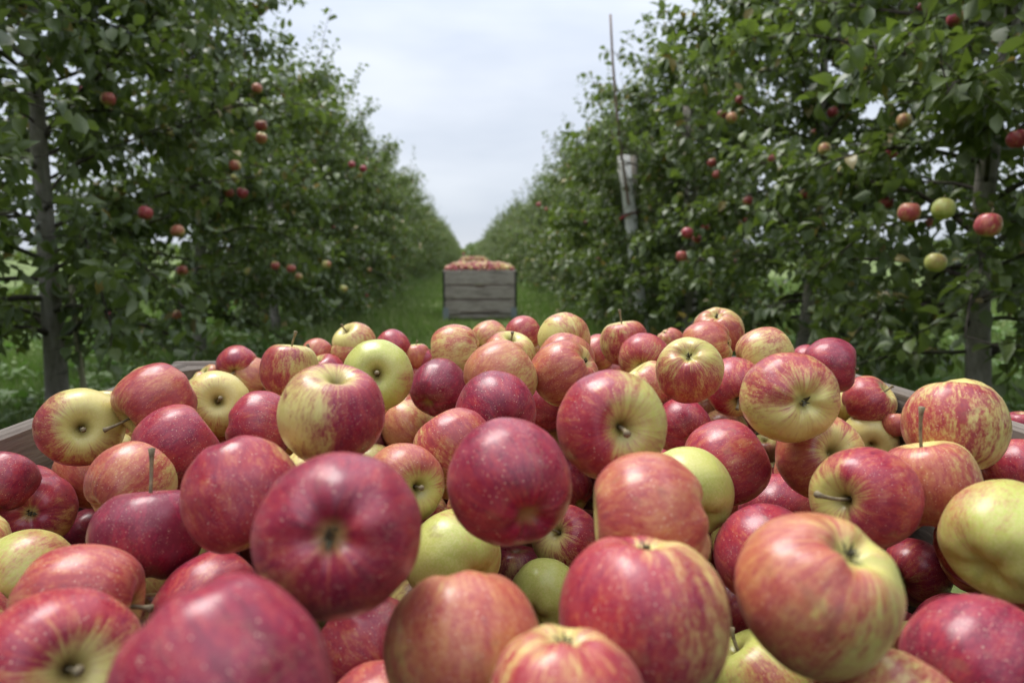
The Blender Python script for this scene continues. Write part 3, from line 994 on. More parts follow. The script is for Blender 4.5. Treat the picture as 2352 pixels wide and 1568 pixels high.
 (60, 1322, 252, 's', (.7, .4, -.4), 'green', (.4, .5, .4), 0, 'pale green apple with faint pink streaks at the left edge'),
 (185, 1392, 330, 's', (.93, -.18, .28), 'orange', (-.2, .5, .7), 2, 'wide orange red striped apple with a stub of stem at its right end'),
 (1745, 1568, 252, 's', (-.5, .6, .3), 'green', (.4, -.4, .4), 2, 'shaded lime yellow apple at the bottom edge right of centre'),
 (775, 1222, 388, 'c', (-.09, -.03, .99), 'crimson', (.2, .5, .3), 0, 'very big dark crimson apple with its calyx facing the viewer, left of centre'),
 (2312, 1244, 326, 's', (.3, .5, -.6), 'green', (-.5, .6, .1), 0, 'big yellow green apple at the right edge'),
 (2242, 1536, 396, 's', (.4, .5, -.5), 'crimson', (-.2, .5, .6), 0, 'big crimson apple at the lower right edge'),
 (1870, 1355, 390, 'c', (.50, .60, .50), 'russet', (-.7, .35, .45), 0, 'big blushed apple with a split green calyx and a green patch, right foreground'),
 (1475, 1412, 390, 'c', (.04, .92, .22), 'red', (-.85, .1, .5), 0, 'tall red and orange apple with a calyx on top, front row right of centre'),
 (1062, 1478, 358, 'c', (-.05, .97, -.10), 'russet', (.2, -.2, .9), 0, 'peach apple with a knobbly crown in the front row'),
 (130, 1536, 424, 's', (.20, -.06, .96), 'red', (-.4, .8, .2), 1, 'red and yellow apple with a green hollow in the bottom left corner'),
 (2040, 1672, 404, 's', (.4, .6, -.4), 'cream', (-.6, .5, .5), 0, 'cream and pink striped apple at the bottom edge on the right'),
 (500, 1586, 534, 'c', (-.40, .88, -.02), 'crimson', (0, .1, .9), 0, 'largest crimson apple in front, its calyx hollow on the upper left'),
 (1296, 1622, 374, 'c', (.02, .90, .36), 'stripe', (.1, -.3, .9), 0, 'pink streaked apple with a green calyx top at the bottom edge'),
 (872, 1690, 312, 's', (.3, .7, -.4), 'orange', (0, .6, .5), 0, 'orange red cap at the bottom edge between the front apples'),
]


def solve_heap():
    H = np.array([(h[0], h[1], h[2]) for h in HEAP], dtype=float)
    n = len(H)
    rays = np.stack([ray(x, y) for x, y, _ in H])
    u, v = (H[:, 0] - 1176) / FPX, (784 - H[:, 1]) / FPX
    rho2 = u * u + v * v
    k = np.sqrt(1 + rho2)
    stretch = 1 + (k - 1) * u * u / np.maximum(rho2, 1e-9)
    size = H[:, 2] / FPX / stretch                     # real width = size * depth
    s0 = 0.078 / size
    s = s0.copy()
    i, j = np.triu_indices(n, 1)                       # j lies in front of i
    d2 = np.hypot(H[i, 0] - H[j, 0], H[i, 1] - H[j, 1])
    near = d2 < 0.62 * (H[i, 2] + H[j, 2])
    i, j = i[near], j[near]
    lo, hi = 0.84 * s0, 1.17 * s0
    for it in range(900):
        P = C0 + s[:, None] * rays
        R = size * s / 2 * 0.955
        D = P[i] - P[j]
        dist = np.linalg.norm(D, axis=1)
        lat = np.abs(d2[near] / FPX * 0.5 * (s[i] + s[j])) if False else None
        over = np.clip((R[i] + R[j]) - dist, 0, None)
        order = np.clip(s[j] - s[i] + 0.004, 0, None)
        push = 0.30 * over + 0.25 * order * (over > 0)
        ds = np.zeros(n)
        cnt = np.ones(n)
        np.add.at(ds, i, push)
        np.add.at(ds, j, -push)
        np.add.at(cnt, i, push > 0)
        np.add.at(cnt, j, push > 0)
        s = s + ds / cnt * 0.6 + (s0 - s) * 0.006
        s = np.clip(s, lo, hi)
    P = C0 + s[:, None] * rays
    R = size * s / 2
    wall = NB[1] + BD / 2 - BT
    for a in range(n):                                  # keep the back row inside the far wall
        lim = wall - R[a] * 0.98
        if P[a, 1] > lim and P[a, 2] - R[a] < 0.8:
            f = (lim) / P[a, 1]
            s[a] *= f
            R[a] *= f
            P[a] = C0 + s[a] * rays[a]
        for sg, w in ((-1, NB[0] - BW / 2 + BT), (1, NB[0] + BW / 2 - BT)):
            for _ in range(30):
                if P[a, 2] - 0.3 * R[a] < 0.8 and sg * (P[a, 0] + sg * R[a] * 0.97 - w) > 0:
                    s[a] *= 0.99
                    R[a] *= 0.99
                    P[a] = C0 + s[a] * rays[a]
    return P, R, s


HP, HR, HS_DEPTH = solve_heap()
for idx, h in enumerate(HEAP):
    cx, cy, D, end, ax, pal, bl, st, lab = h
    axis = cam_vec(ax, cx, cy)
    stem_axis = axis if end == 's' else -axis
    mi = (idx * 7 + 3) % 12
    o = apple_object(HP[idx], HR[idx] / 0.995, stem_axis, cam_vec(bl, cx, cy), pal, APPLE_HI[mi], 1.0)
    tag(o, lab, 'apple', 'apples heaped in the near bin')
    if st:
        obj('stem', STEMS[st][idx % 3], o)
    if end == 'c':
        c = obj('calyx', CALYX[idx % 3], o)
        c.rotation_euler = (0, 0, idx * 1.3)

# apples of the lower layers: real, but only glimpsed through gaps
VL, QL, TL, _ = apple_geo(3, 16, 20)


def heap_stuff():
    pts = []
    Pm, Rm, sm = list(HP), list(HR), HS_DEPTH
    pu, pv, _ = project(HP)
    pr = HR / HS_DEPTH * FPX
    x0, x1 = NB[0] - BW / 2 + BT, NB[0] + BW / 2 - BT
    y0, y1 = NB[1] - BD / 2 + BT, NB[1] + BD / 2 - BT
    allP, allR = np.array(Pm), np.array(Rm)
    tries = 0
    cand = []
    r = 0.0375
    for layer in range(9):
        z = 0.865 - layer * 0.033
        for gx in np.arange(x0 + r, x1 - r + 1e-6, 0.030):
            for gy in np.arange(y0 + r, y1 - r + 1e-6, 0.030):
                cand.append((gx + rng.uniform(-.012, .012), gy + rng.uniform(-.012, .012), z + rng.uniform(-.012, .012)))
    cand = np.array(cand)
    cand[:, 0] = np.clip(cand[:, 0], x0 + r, x1 - r)
    cand[:, 1] = np.clip(cand[:, 1], y0 + r, y1 - r)
    cu, cv, cs = project(cand)
    for c, a, b, s in zip(cand, cu, cv, cs):
        if len(pts) > 420:
            break
        d = np.linalg.norm(allP - c, axis=1)
        if (d < 0.84 * (allR + r)).any():
            continue
        if s > 0.05:
            rp = r / s * FPX
            dd = np.hypot(pu - a, pv - b)
            # must not stand in front of, nor rise above, an apple of the visible layer
            if ((dd < 0.88 * (rp + pr)) & (s < HS_DEPTH + 0.012)).any():
                continue
            if c[2] > 0.765 and not ((dd + 0.9 * rp < pr) & (s > HS_DEPTH)).any():
                continue
            if s < 0.50 and not ((dd + 0.8 * rp < pr) & (s > HS_DEPTH)).any():
                continue
        elif c[2] > 0.79:
            continue
        pts.append(c)
        allP = np.vstack([allP, c])
        allR = np.append(allR, r)
    return np.array(pts)


LAYER = heap_stuff()


def far_heap(cx, cy, n, seed, top):
    r_ = np.random.default_rng(seed)
    out = []
    for ky in range(n):
        for kx in range(n):
            x = (kx + 0.5 + (0.5 if ky % 2 else 0)) / n - 0.5
            y = (ky + 0.5) / n - 0.5
            if abs(x) > 0.47:
                continue
            dome = 0.02 + top * min(1.0, 1.6 * math.cos(math.pi * x) ** 0.8) * min(1.0, 1.7 * math.cos(math.pi * y) ** 0.9)
            out.append((cx + x * 1.12 + r_.uniform(-.012, .012), cy + y * 1.12 + r_.uniform(-.012, .012), 0.775 + dome + r_.uniform(-.014, .014)))
    return np.array(out)


def heap_visible(P, r):
    """front-most test on a coarse grid, so that only apples the alley view can show are single objects"""
    u, v, s = project(P)
    rp = r / s * FPX
    order = np.argsort(s)
    seen, taken = [], set()
    for k in order:
        cells = {(int((u[k] + a * rp[k]) // 3), int((v[k] + b * rp[k]) // 3)) for a in np.linspace(-.8, .8, 5) for b in np.linspace(-.8, .8, 5) if a * a + b * b < .7}
        new = cells - taken
        if len(new) >= max(2, 0.22 * len(cells)):
            seen.append(k)
        taken |= cells
    return np.array(seen)


def rand_pal(r_):
    return r_.choice(['red', 'pink', 'peach', 'stripe', 'cream', 'yellow', 'magenta', 'orange', 'crimson', 'green'], p=[.30, .22, .06, .08, .05, .02, .16, .02, .08, .01])


far = far_heap(FB[0], FB[1], 15, 5, 0.075)
vis = heap_visible(far, 0.038)
r5 = np.random.default_rng(77)
for k in vis:
    pal = rand_pal(r5)
    o = apple_object(far[k], r5.uniform(0.036, 0.041), unit(r5.normal(0, 1, 3)), r5.normal(0, 1, 3), pal, APPLE_LO[int(r5.integers(6))])
    tag(o, 'small apple in the heap on top of the bin standing on the grass', 'apple', 'apples heaped on the bin on the grass')
hid = np.array([p for k, p in enumerate(far) if k not in set(vis.tolist())])
far2 = far_heap(SB[0], SB[1], 15, 6, 0.17)


def stuff_apples(parts):
    V, Q, T, LP, PALV, SEED = [], [], [], [], [], []
    base = 0
    r_ = np.random.default_rng(5)
    for pts, (v0, q0, t0) in parts:
        for p in pts:
            a = unit(r_.normal(0, 1, 3))
            b = unit(np.cross(a, r_.normal(0, 1, 3)))
            c = np.cross(a, b)
            V.append(p + (v0 @ np.stack([b, c, a])) * r_.uniform(0.0355, 0.038))
            Q.append(q0 + base)
            T.append(t0 + base)
            LP.append(v0)
            PALV.append(np.repeat([PAL[rand_pal(r_)]], len(v0), 0))
            SEED.append(np.full(len(v0), r_.random()))
            base += len(v0)
    me = np_mesh('apples', np.concatenate(V), [np.concatenate(Q), np.concatenate(T)], M_APPLE_ATTR,
                 attrs={'lp': np.concatenate(LP), 'pal': np.concatenate(PALV), 'seed': np.concatenate(SEED)})
    return tag(obj('apples', me), 'apples glimpsed in the gaps of the heap and on the farthest bin', 'apples', kind='stuff')


v_lo, q_lo, t_lo, _ = apple_geo(2, 9, 10)
stuff_apples([(LAYER, (VL, QL, TL)), (hid, (v_lo, q_lo, t_lo)), (far2, (v_lo, q_lo, t_lo))])

# ------------------------------------------------------------------ fruit hanging on the trees
# image x, y, size, colouring, what it looks like (placed at the distance its size gives)
HANG = [
 (248, 228, 33, 'half', 'red and green apple high on the left, hanging beside the pale trunk'),
 (190, 206, 22, 'red', 'dim red apple just left of the red and green one by the pale trunk'),
 (388, 306, 27, 'red', 'single red apple in the upper middle of the left foliage'),
 (600, 289, 28, 'orange', 'upper apple of the touching pair in the left row'),
 (600, 317, 27, 'peach', 'lower apple of the touching pair in the left row'),
 (540, 381, 28, 'pink', 'rosy apple hanging above the green one in the left row'),
 (540, 411, 24, 'green', 'green apple hanging right under the rosy one in the left row'),
 (527, 443, 22, 'orange', 'orange apple next to a bigger red one, left row'),
 (556, 443, 27, 'red', 'red apple right of the small orange one, left row'),
 (508, 462, 15, 'pink', 'small pink apple below the orange and red pair, left row'),
 (333, 489, 33, 'dull', 'shaded dark red apple against a bright sky gap, left row'),
 (408, 531, 31, 'peach', 'peach apple partly covered by a leaf, left row'),
 (418, 621, 25, 'pink', 'pink red apple at mid height above the weeds, left row'),
 (445, 617, 16, 'red', 'small red apple just right of the pink red one, left row'),
 (245, 723, 28, 'dull', 'dark red apple hanging low by the leaning green stake'),
 (405, 723, 22, 'russet', 'brownish apple hanging low in the left row'),
 (374, 806, 17, 'red', 'red apple nearly on the ground in the left row'),
 (570, 624, 20, 'green', 'green apple in deep shade, left row'),
 (632, 610, 21, 'orange', 'leftmost of a loose trio of low orange apples, left row'),
 (669, 617, 21, 'orange', 'middle one of a loose trio of low orange apples, left row'),
 (686, 636, 19, 'yellow', 'yellowish apple under the loose low trio, left row'),
 (750, 607, 21, 'cream', 'pale yellow apple at mid height, left row farther back'),
 (789, 663, 18, 'green', 'green apple hanging lowest above a bare trunk, left row'),
 (834, 388, 17, 'magenta', 'bright red apple high in the third left crown'),
 (808, 378, 16, 'dull', 'dark red apple beside the bright red one high in a left crown'),
 (590, 204, 25, 'russet', 'russet apple against the sky at the top of the left row'),
 (765, 522, 11, 'orange', 'tiny orange apple far back in the left row'),
 (848, 620, 12, 'red', 'tiny red apple far back in the left row above the grass'),
 (843, 679, 9, 'red', 'tiny red apple by the foot of a far left trunk'),
 (1065, 583, 7, 'magenta', 'tiny bright red spot at the far end of the left row, modelled as an apple'),  # unidentified red spot, drawn as a hanging apple
 (2270, 517, 57, 'stripe', 'largest hanging apple, red with a green top, at the right edge'),
 (2166, 480, 50, 'lime', 'large green apple hanging left of the largest red one'),
 (2088, 488, 50, 'half', 'large red apple half covered by a leaf beside the green one'),
 (2150, 603, 47, 'green', 'green apple with a reddish flank, lowest of the large ones on the right'),
 (2134, 512, 24, 'orange', 'orange apple glimpsed under the large green one'),
 (2036, 466, 32, 'dull', 'dark red apple in shade left of the leaf covered one'),
 (1578, 535, 28, 'red', 'bright red apple in the right row beside a darker one'),
 (1601, 549, 21, 'dull', 'darker apple touching the bright red one, right row'),
 (1565, 588, 26, 'orange', 'orange red apple below the bright red one, right row'),
 (1608, 594, 15, 'red', 'small red apple right of the orange red one, right row'),
 (1619, 520, 20, 'red', 'half hidden red apple above right of the bright red one, right row'),
 (1718, 462, 24, 'half', 'red and green apple under a thin bare twig, right row'),
 (1562, 450, 17, 'green', 'small green apple right of the pale post'),
 (1710, 506, 15, 'orange', 'small orange apple under the red and green one, right row'),
 (1775, 364, 27, 'red', 'solitary red apple in the middle of the right foliage'),
 (1635, 374, 22, 'dull', 'dark red apple above an orange one, right row'),
 (1646, 402, 20, 'orange', 'orange apple under the dark red one, right row'),
 (1894, 343, 29, 'yellow', 'yellow green apple by a sky gap, right row'),
 (1659, 264, 23, 'red', 'left apple of the cluster of three at the top right'),
 (1681, 271, 26, 'cream', 'middle pale apple of the cluster of three at the top right'),
 (1699, 230, 21, 'dull', 'uppermost dark apple over the cluster of three at the top right'),
 (1702, 258, 20, 'green', 'green apple at the right of the cluster of three'),
 (1913, 258, 25, 'red', 'red apple peeking from behind a pale curled leaf, top right'),
 (2047, 351, 32, 'dull', 'dull red apple in the dark upper right foliage'),
 (2077, 277, 33, 'yellow', 'orange yellow apple in the dark upper right foliage'),
 (1850, 446, 26, 'orange', 'shaded orange apple under a crooked bough on the right'),
 (2336, 320, 46, 'dull', 'big dark red apple cut by the right edge in the foliage'),
 (2196, 42, 38, 'brown', 'dark green apple at the very top right'),
 (2115, 20, 27, 'red', 'red apple at the top edge on the right'),
 (1870, 305, 19, 'orange', 'small orange apple in the upper right foliage'),
 (1375, 595, 12, 'orange', 'tiny orange apple far back in the right row'),
 (1345, 512, 13, 'red', 'tiny red apple left of the pale post low in the foliage'),
 (1237, 470, 12, 'red', 'tiny red apple in the far part of the right row'),
 (1255, 480, 9, 'orange', 'tiny orange apple beside a red one in the far right row'),
 (1514, 408, 13, 'yellow', 'small yellow apple right behind the pale post'),
 (1690, 600, 13, 'red', 'small red apple low in the right row above the heap'),
]
rh = np.random.default_rng(4)
CLEAR = []                                             # image x, y, radius, depth: sight lines kept free of leaves
for px, py, sz, pal, lab in HANG:
    D = 0.073
    s = D * FPX / sz * 1.05
    D *= 1.05
    p = at(px, py, s)
    ax = unit(np.array([rh.normal(0, .25), rh.normal(0, .25), 1.0]))
    o = apple_object(p, D / 2, ax, -unit(p - C0) + rh.normal(0, .6, 3), pal, APPLE_LO[int(rh.integers(6))] if sz < 30 else APPLE_HI[int(rh.integers(12))])
    tag(o, lab, 'apple', 'apples hanging on the trees')
    obj('stem', STEMS[3][int(rh.integers(3))], o)
    CLEAR.append((px, py, sz * 0.30, s + 0.02))

# ------------------------------------------------------------------ trees
LX, RX = -2.5, 2.7


def half_width(h):
    return np.interp(h, [0.4, 0.8, 1.3, 2.0, 2.8, 3.4, 3.9, 4.4], [0.80, 1.15, 1.34, 1.38, 1.13, 0.78, 0.46, 0.3])


def grow(seed, side, n_limb=62, leaf=0.103, dens=1.0, hs=1.0, lean=None):
    """skeleton and leaves of one orchard tree standing at the origin; side = +1 when the alley lies towards +X"""
    r = np.random.default_rng(seed)
    Ht = r.uniform(3.35, 3.75)
    zz = np.linspace(-0.08, Ht, 16)
    ph = r.uniform(0, 6.28, 2)
    wob = 0.045 * np.sin(zz * 1.7 + ph[0]) - 0.045 * math.sin(ph[0])
    wob2 = 0.045 * np.sin(zz * 1.3 + ph[1]) - 0.045 * math.sin(ph[1])
    trunk = (np.stack([wob, wob2, zz], -1), np.interp(zz, [-.08, 0.12, 0.5, 1.5, Ht], [0.085, 0.066, 0.058, 0.046, 0.014]))

    if lean is not None:                                # a trunk that can be seen: straighter, leaning as it does there
        wob, wob2 = lean * zz + 0.3 * wob, 0.3 * wob2
    trunk = (np.stack([wob, wob2, zz], -1), trunk[1])

    def trunk_at(h):
        return np.array([np.interp(h, zz, wob), np.interp(h, zz, wob2), h])

    limbs, twigs = [], []
    LP, LD, LN, LS, LT = [], [], [], [], []

    def leaves_along(pts, spacing, t0, size, droop):
        seg = np.linalg.norm(np.diff(pts, axis=0), axis=1)
        L = seg.sum()
        m = int(L * (1 - t0) / spacing * dens)
        if m < 1:
            return
        t = t0 * L + (np.arange(m) + r.random(m) * 0.7) * (L * (1 - t0) / m)
        cum = np.concatenate([[0], np.cumsum(seg)])
        P = np.stack([np.interp(t, cum, pts[:, a]) for a in range(3)], -1)
        k = np.clip(np.searchsorted(cum, t) - 1, 0, len(seg) - 1)
        tg = unit(np.diff(pts, axis=0))[k]
        az = np.arange(m) * 2.4 + r.uniform(0, 6.28) + r.normal(0, .4, m)
        ref = np.where(np.abs(tg[:, 2:3]) > 0.9, [[1.0, 0, 0]], [[0, 0, 1.0]])
        a = unit(np.cross(tg, ref))
        b = np.cross(tg, a)
        out = np.cos(az)[:, None] * a + np.sin(az)[:, None] * b
        d = unit(out * 0.9 + tg * r.uniform(0.1, 0.9, (m, 1)) + np.array([0, 0, -1.0]) * r.normal(droop, 0.30, (m, 1)))
        nn = unit(np.array([0, 0, 1.0]) + r.normal(0, 0.55, (m, 3)))
        sd = unit(np.cross(nn, d))
        nn = np.cross(d, sd)
        LP.append(P + d * 0.012)
        LD.append(d)
        LN.append(nn)
        LS.append(size * r.uniform(0.5, 1.2, m))
        LT.append(r.random(m))

    for k in range(n_limb):
        u = (k + r.uniform(0.1, 0.9)) / n_limb
        h = 0.48 + 2.97 * u ** 1.08
        az = k * 2.39996 + r.normal(0, 0.35)
        el = math.radians(r.uniform(8, 38) + 18 * u)
        L = half_width(h) * r.uniform(0.72, 1.18) * (1.0 + 0.10 * math.sin(az) ** 2)
        n = 9
        d = np.array([math.cos(az) * math.cos(el), math.sin(az) * math.cos(el), math.sin(el)])
        p = trunk_at(h)
        pts = [p]
        sag = r.uniform(0.02, 0.20) * (1.2 - u)
        for q in range(n - 1):
            d = unit(d + np.array([0, 0, -sag]) + r.normal(0, 0.10, 3))
            p = p + d * L / (n - 1)
            pts.append(p)
        pts = np.array(pts)
        pts[:, 2] = np.maximum(pts[:, 2], 0.26)
        thick = r.uniform(0.010, 0.020) * (1.15 - 0.5 * u)
        limbs.append((pts, np.linspace(thick, 0.0035, n)))
        leaves_along(pts, 0.021, 0.16, leaf, 0.35)
        for q in range(int(L / 0.085)):
            t = r.uniform(0.16, 1.0)
            b0 = np.array([np.interp(t, np.linspace(0, 1, n), pts[:, a]) for a in range(3)])
            tg = unit(pts[min(int(t * (n - 1)) + 1, n - 1)] - pts[min(int(t * (n - 1)), n - 2)])
            d = unit(tg * r.uniform(0.1, 0.9) + r.normal(0, 0.62, 3) + np.array([0, 0, 0.22 + 0.25 * u]))
            sl = r.uniform(0.13, 0.40)
            s = [b0]
            for w in range(4):
                d = unit(d + r.normal(0, 0.10, 3) + np.array([0, 0, -0.05]))
                s.append(s[-1] + d * sl / 4)
            s = np.array(s)
            twigs.append((s, np.linspace(0.0036, 0.0016, 5)))
            leaves_along(s, 0.021, 0.04, leaf, 0.30)
    # upright water shoots standing out of the top, with leaves one by one
    for k in range(32):
        h = r.uniform(2.3, Ht)
        az = r.uniform(0, 6.28)
        rad = half_width(h) * r.uniform(0.2, 0.95)
        b0 = trunk_at(h) + np.array([math.cos(az) * rad, math.sin(az) * rad, 0.1])
        d = unit(np.array([math.cos(az) * r.uniform(0, .5), math.sin(az) * r.uniform(0, .5), 1.0]))
        L = r.uniform(0.45, 1.25) * (1.0 if h > 2.9 else 0.7)
        s = [b0]
        for w in range(6):
            d = unit(d + r.normal(0, 0.06, 3))
            s.append(s[-1] + d * L / 6)
        s = np.array(s)
        twigs.append((s, np.linspace(0.0045, 0.0016, 7)))
        leaves_along(s, 0.030, 0.0, leaf * 0.85, 0.05)
    k = np.array([1.0, 1.0, hs])
    LP = [p * k for p in LP]
    limbs = [(p * k, q) for p, q in limbs]
    twigs = [(p * k, q) for p, q in twigs]
    trunk = (trunk[0] * k, trunk[1])
    return trunk, limbs, twigs, [np.concatenate(x) for x in (LP, LD, LN, LS, LT)]


def leaf_template(seed, fine=True):
    r = np.random.default_rng(seed)
    fold = r.uniform(0.10, 0.60)
    bend = r.uniform(-0.05, 0.85)
    twist = r.uniform(-0.5, 0.5)
    if seed % 3 == 2:                                   # curled, showing the pale underside
        fold, bend = fold + 0.45, bend + 0.45
    rows = [(0.0, 0.03), (0.30, 0.255), (0.66, 0.235), (1.0, 0.01)] if fine else [(0.0, 0.02), (0.45, 0.27), (1.0, 0.01)]
    V = []
    for t, w in rows:
        x = 0.12 + 0.88 * t
        zc = -bend * 0.55 * t * t
        tw = twist * t
        for sgn in (-1, 0, 1):
            yy = sgn * w
            V.append((x * (1 - 0.18 * bend * t), yy * math.cos(tw), zc + abs(sgn) * w * fold + yy * math.sin(tw)))
    Q = []
    for i in range(len(rows) - 1):
        b = 3 * i
        Q += [(b, b + 3, b + 4, b + 1), (b + 1, b + 4, b + 5, b + 2)]
    return np.array(V), np.array(Q)


FINE = [leaf_template(s) for s in range(9)]
COARSE = [leaf_template(20 + s, False) for s in range(4)]


def leaf_arrays(P, D, N, S, T, temps, offset=0):
    S_ = np.cross(N, D)
    kind = (np.arange(len(P)) * 7 + offset) % len(temps)
    V, Q, A = [], [], []
    base = 0
    for k, (tv, tq) in enumerate(temps):
        m = kind == k
        if not m.any():
            continue
        p, d, nn, ss, s = P[m], D[m], N[m], S_[m], S[m]
        v = p[:, None, :] + s[:, None, None] * (tv[None, :, 0:1] * d[:, None, :] + tv[None, :, 1:2] * ss[:, None, :] + tv[None, :, 2:3] * nn[:, None, :])
        V.append(v.reshape(-1, 3))
        c = np.arange(m.sum())[:, None, None] * len(tv) + base
        Q.append((tq[None] + c).reshape(-1, 4))
        A.append(np.repeat(T[m], len(tv)))
        base += m.sum() * len(tv)
    return np.concatenate(V), np.concatenate(Q), np.concatenate(A)


LEAF_ME = []
for k, (tv, tq) in enumerate(FINE):
    for tint in (0.12, 0.45, 0.82):
        LEAF_ME.append(np_mesh('leaf', tv, tq, M_LEAF, attrs={'tint': np.full(len(tv), tint)}))
LEAF_OLD = np_mesh('leaf', *FINE[1], M_LEAF, attrs={'tint': np.full(len(FINE[1][0]), 1.0)})

# sight lines to the pale post and the cane kept open
POST = dict(x=1437, y0=362, y1=525, s=8.2)
for yy in range(362, 515, 12):
    CLEAR.append((POST['x'] + (yy - 362) * 0.03 + 6, yy, 24, 8.1))
for yy in range(250, 317, 10):
    CLEAR.append((1578, yy, 9, 7.6))
for k in range(45):                                    # cane, stake and the bare stretches of trunks
    f = k / 44
    CLEAR.append((1402 + 44 * f, 34 + 440 * f, 9, 7.6))
    CLEAR.append((165 + 38 * f, 655 + 250 * f, 10, 4.0))
    CLEAR.append((100 + 12 * f, 225 + 300 * f, 19, 4.35))
    CLEAR.append((116 + 9 * f, 760 + 170 * f, 24, 4.35))
    CLEAR.append((633, 715 + 80 * f, 15, 8.6))
    CLEAR.append((2262 + 4 * f, 690 + 210 * f, 26, 3.3))
    CLEAR.append((1840, 670 + 120 * f, 17, 5.3))
CLEAR = np.array(CLEAR)

LEFT_Y = [2.1 + 2.2 * k for k in range(58)]
RIGHT_Y = [1.45 + 1.98 * k for k in range(64)]
NEAR_L, NEAR_R = 7, 7
TRUNK_PX = {('left', 1): 124, ('left', 2): 455, ('left', 3): 634, ('right', 1): 2264, ('right', 2): 1840}
near_trees = []
for sidename, X, Ys, cnt, seed0 in (('left', LX, LEFT_Y, NEAR_L, 300), ('right', RX, RIGHT_Y, NEAR_R, 400)):
    for k in range(cnt):
        r = np.random.default_rng(seed0 + k)
        xk, yk = X + r.normal(0, .04), Ys[k] + r.normal(0, .08)
        px = TRUNK_PX.get((sidename, k))
        if px:                                          # trunks that can be seen stand where the photograph has them
            a_, b_ = 0.5, 30.0
            for _ in range(40):
                yk = 0.5 * (a_ + b_)
                u_ = project(np.array([[xk, yk, 0.35]]))[0][0]
                if (u_ < px) == (xk < 0):
                    a_ = yk
                else:
                    b_ = yk
        if sidename == 'right' and k in (3, 4):
            xk -= 0.30
        near_trees.append(dict(side=sidename, k=k, loc=np.array([xk, yk, -0.03]), seed=seed0 + k,
                               tr=grow(seed0 + k, 1, hs=((0.84, 0.76, 0.86, 0.78)[k - 3] if k >= 3 else 1.0) if sidename == 'right' else ((0.90, 0.80, 0.93, 0.82)[k - 3] if k >= 3 else 0.95 if k == 2 else 1.0),
                               lean=0.034 if (sidename, k) == ('left', 1) else None)))

# cull, and find which leaves show in front
pool = []
for ti, T in enumerate(near_trees):
    P, D, N, S, Ti = T['tr'][3]
    W = P + T['loc'] + D * (S * 0.5)[:, None]
    u, v, s = project(W)
    keep = np.linalg.norm((W - C0), axis=1) > 1.0
    keep &= ~((s > 0) & (np.abs(W[:, 0] - 0.1) < 0.72) & (W[:, 1] < 30) & (W[:, 2] < 2.2))
    for cx, cy, cr, cs in CLEAR:
        keep &= ~((s > 0.2) & (s < cs) & (np.hypot(u - cx, v - cy) < cr + 0.20 * S * FPX / np.maximum(s, .3)))
    T['leaves'] = [a[keep] for a in (P, D, N, S, Ti)]
    u, v, s, S2 = u[keep], v[keep], s[keep], S[keep]
    vis = (s > 0.5) & (u > 0) & (u < 2352) & (v > 0) & (v < 900)
    idx = np.nonzero(vis)[0]
    for i in idx:
        pool.append((s[i], ti, i, u[i], v[i], S2[i] / s[i]))
pool.sort(key=lambda a: a[0])
cells, front = set(), {}
for s, ti, i, u, v, sz in pool:
    c = (int(u // 13), int(v // 13))
    if c in cells:
        continue
    cells.add(c)
    front.setdefault(ti, []).append((sz, i))

NAMES = {
 ('left', 0): 'apple tree nearest on the left, its leafy boughs entering the frame at the top corner',
 ('left', 1): 'apple tree on the left with the tall pale trunk beside a leaning green stake',
 ('left', 2): 'apple tree of the left row between the pale trunk and the bare dark trunk',
 ('left', 3): 'apple tree of the left row whose dark bare trunk stands over bright grass',
 ('left', 4): 'apple tree of the left row just behind the bare dark trunk',
 ('left', 5): 'apple tree of the left row level with the front of the distant bin',
 ('left', 6): 'apple tree of the left row standing right beside the distant bin',
 ('right', 0): 'apple tree nearest on the right, its boughs cut by the right edge',
 ('right', 1): 'apple tree on the right with a thick trunk near the edge and large hanging apples',
 ('right', 2): 'apple tree of the right row whose grey trunk rises behind the heap of apples',
 ('right', 3): 'apple tree of the right row with the cluster of three apples, before the pale post',
 ('right', 4): 'apple tree of the right row standing by the pale post and cane',
 ('right', 5): 'apple tree of the right row just beyond the pale post',
 ('right', 6): 'apple tree of the right row standing right of the distant bin',
}


def skeleton(root, trunk, limbs, twigs, split):
    v, q = tubes([trunk], 12)
    obj('trunk', np_mesh('trunk', v, q, M_BARK), root)
    if split:
        for l in limbs:
            v, q = tubes([l], 6)
            obj('limb', np_mesh('limb', v, q, M_TWIG), root)
    else:
        v, q = tubes(limbs, 4)
        tag(obj('limbs', np_mesh('limbs', v, q, M_TWIG), root), kind='stuff')
    v, q = tubes(twigs, 3)
    tag(obj('twigs', np_mesh('twigs', v, q, M_TWIG), root), kind='stuff')


for ti, T in enumerate(near_trees):
    trunk, limbs, twigs, _ = T['tr']
    root = empty('apple_tree', T['loc'])
    tag(root, NAMES[(T['side'], T['k'])], 'tree', 'apple trees of the ' + T['side'] + ' row')
    skeleton(root, trunk, limbs, twigs, True)
    P, D, N, S, Ti = T['leaves']
    f = sorted(front.get(ti, []), reverse=True)[:295]
    single = np.zeros(len(P), dtype=bool)
    for _, i in f:
        single[i] = True
        d, nn = D[i], N[i]
        ss = np.cross(nn, d)
        o = bpy.data.objects.new('leaf', LEAF_OLD if Ti[i] > 0.965 else LEAF_ME[(i * 5) % len(LEAF_ME)])
        COL.objects.link(o)
        o.parent = root
        M = Matrix((Vector(d), Vector(ss), Vector(nn))).transposed().to_4x4()
        o.matrix_local = Matrix.Translation(Vector(P[i])) @ M @ Matrix.Scale(float(S[i]), 4)
    m = ~single
    v, q, a = leaf_arrays(P[m], D[m], N[m], S[m], Ti[m], FINE)
    tag(obj('crown', np_mesh('crown', v, q, M_LEAF, attrs={'tint': a}), root), kind='stuff')

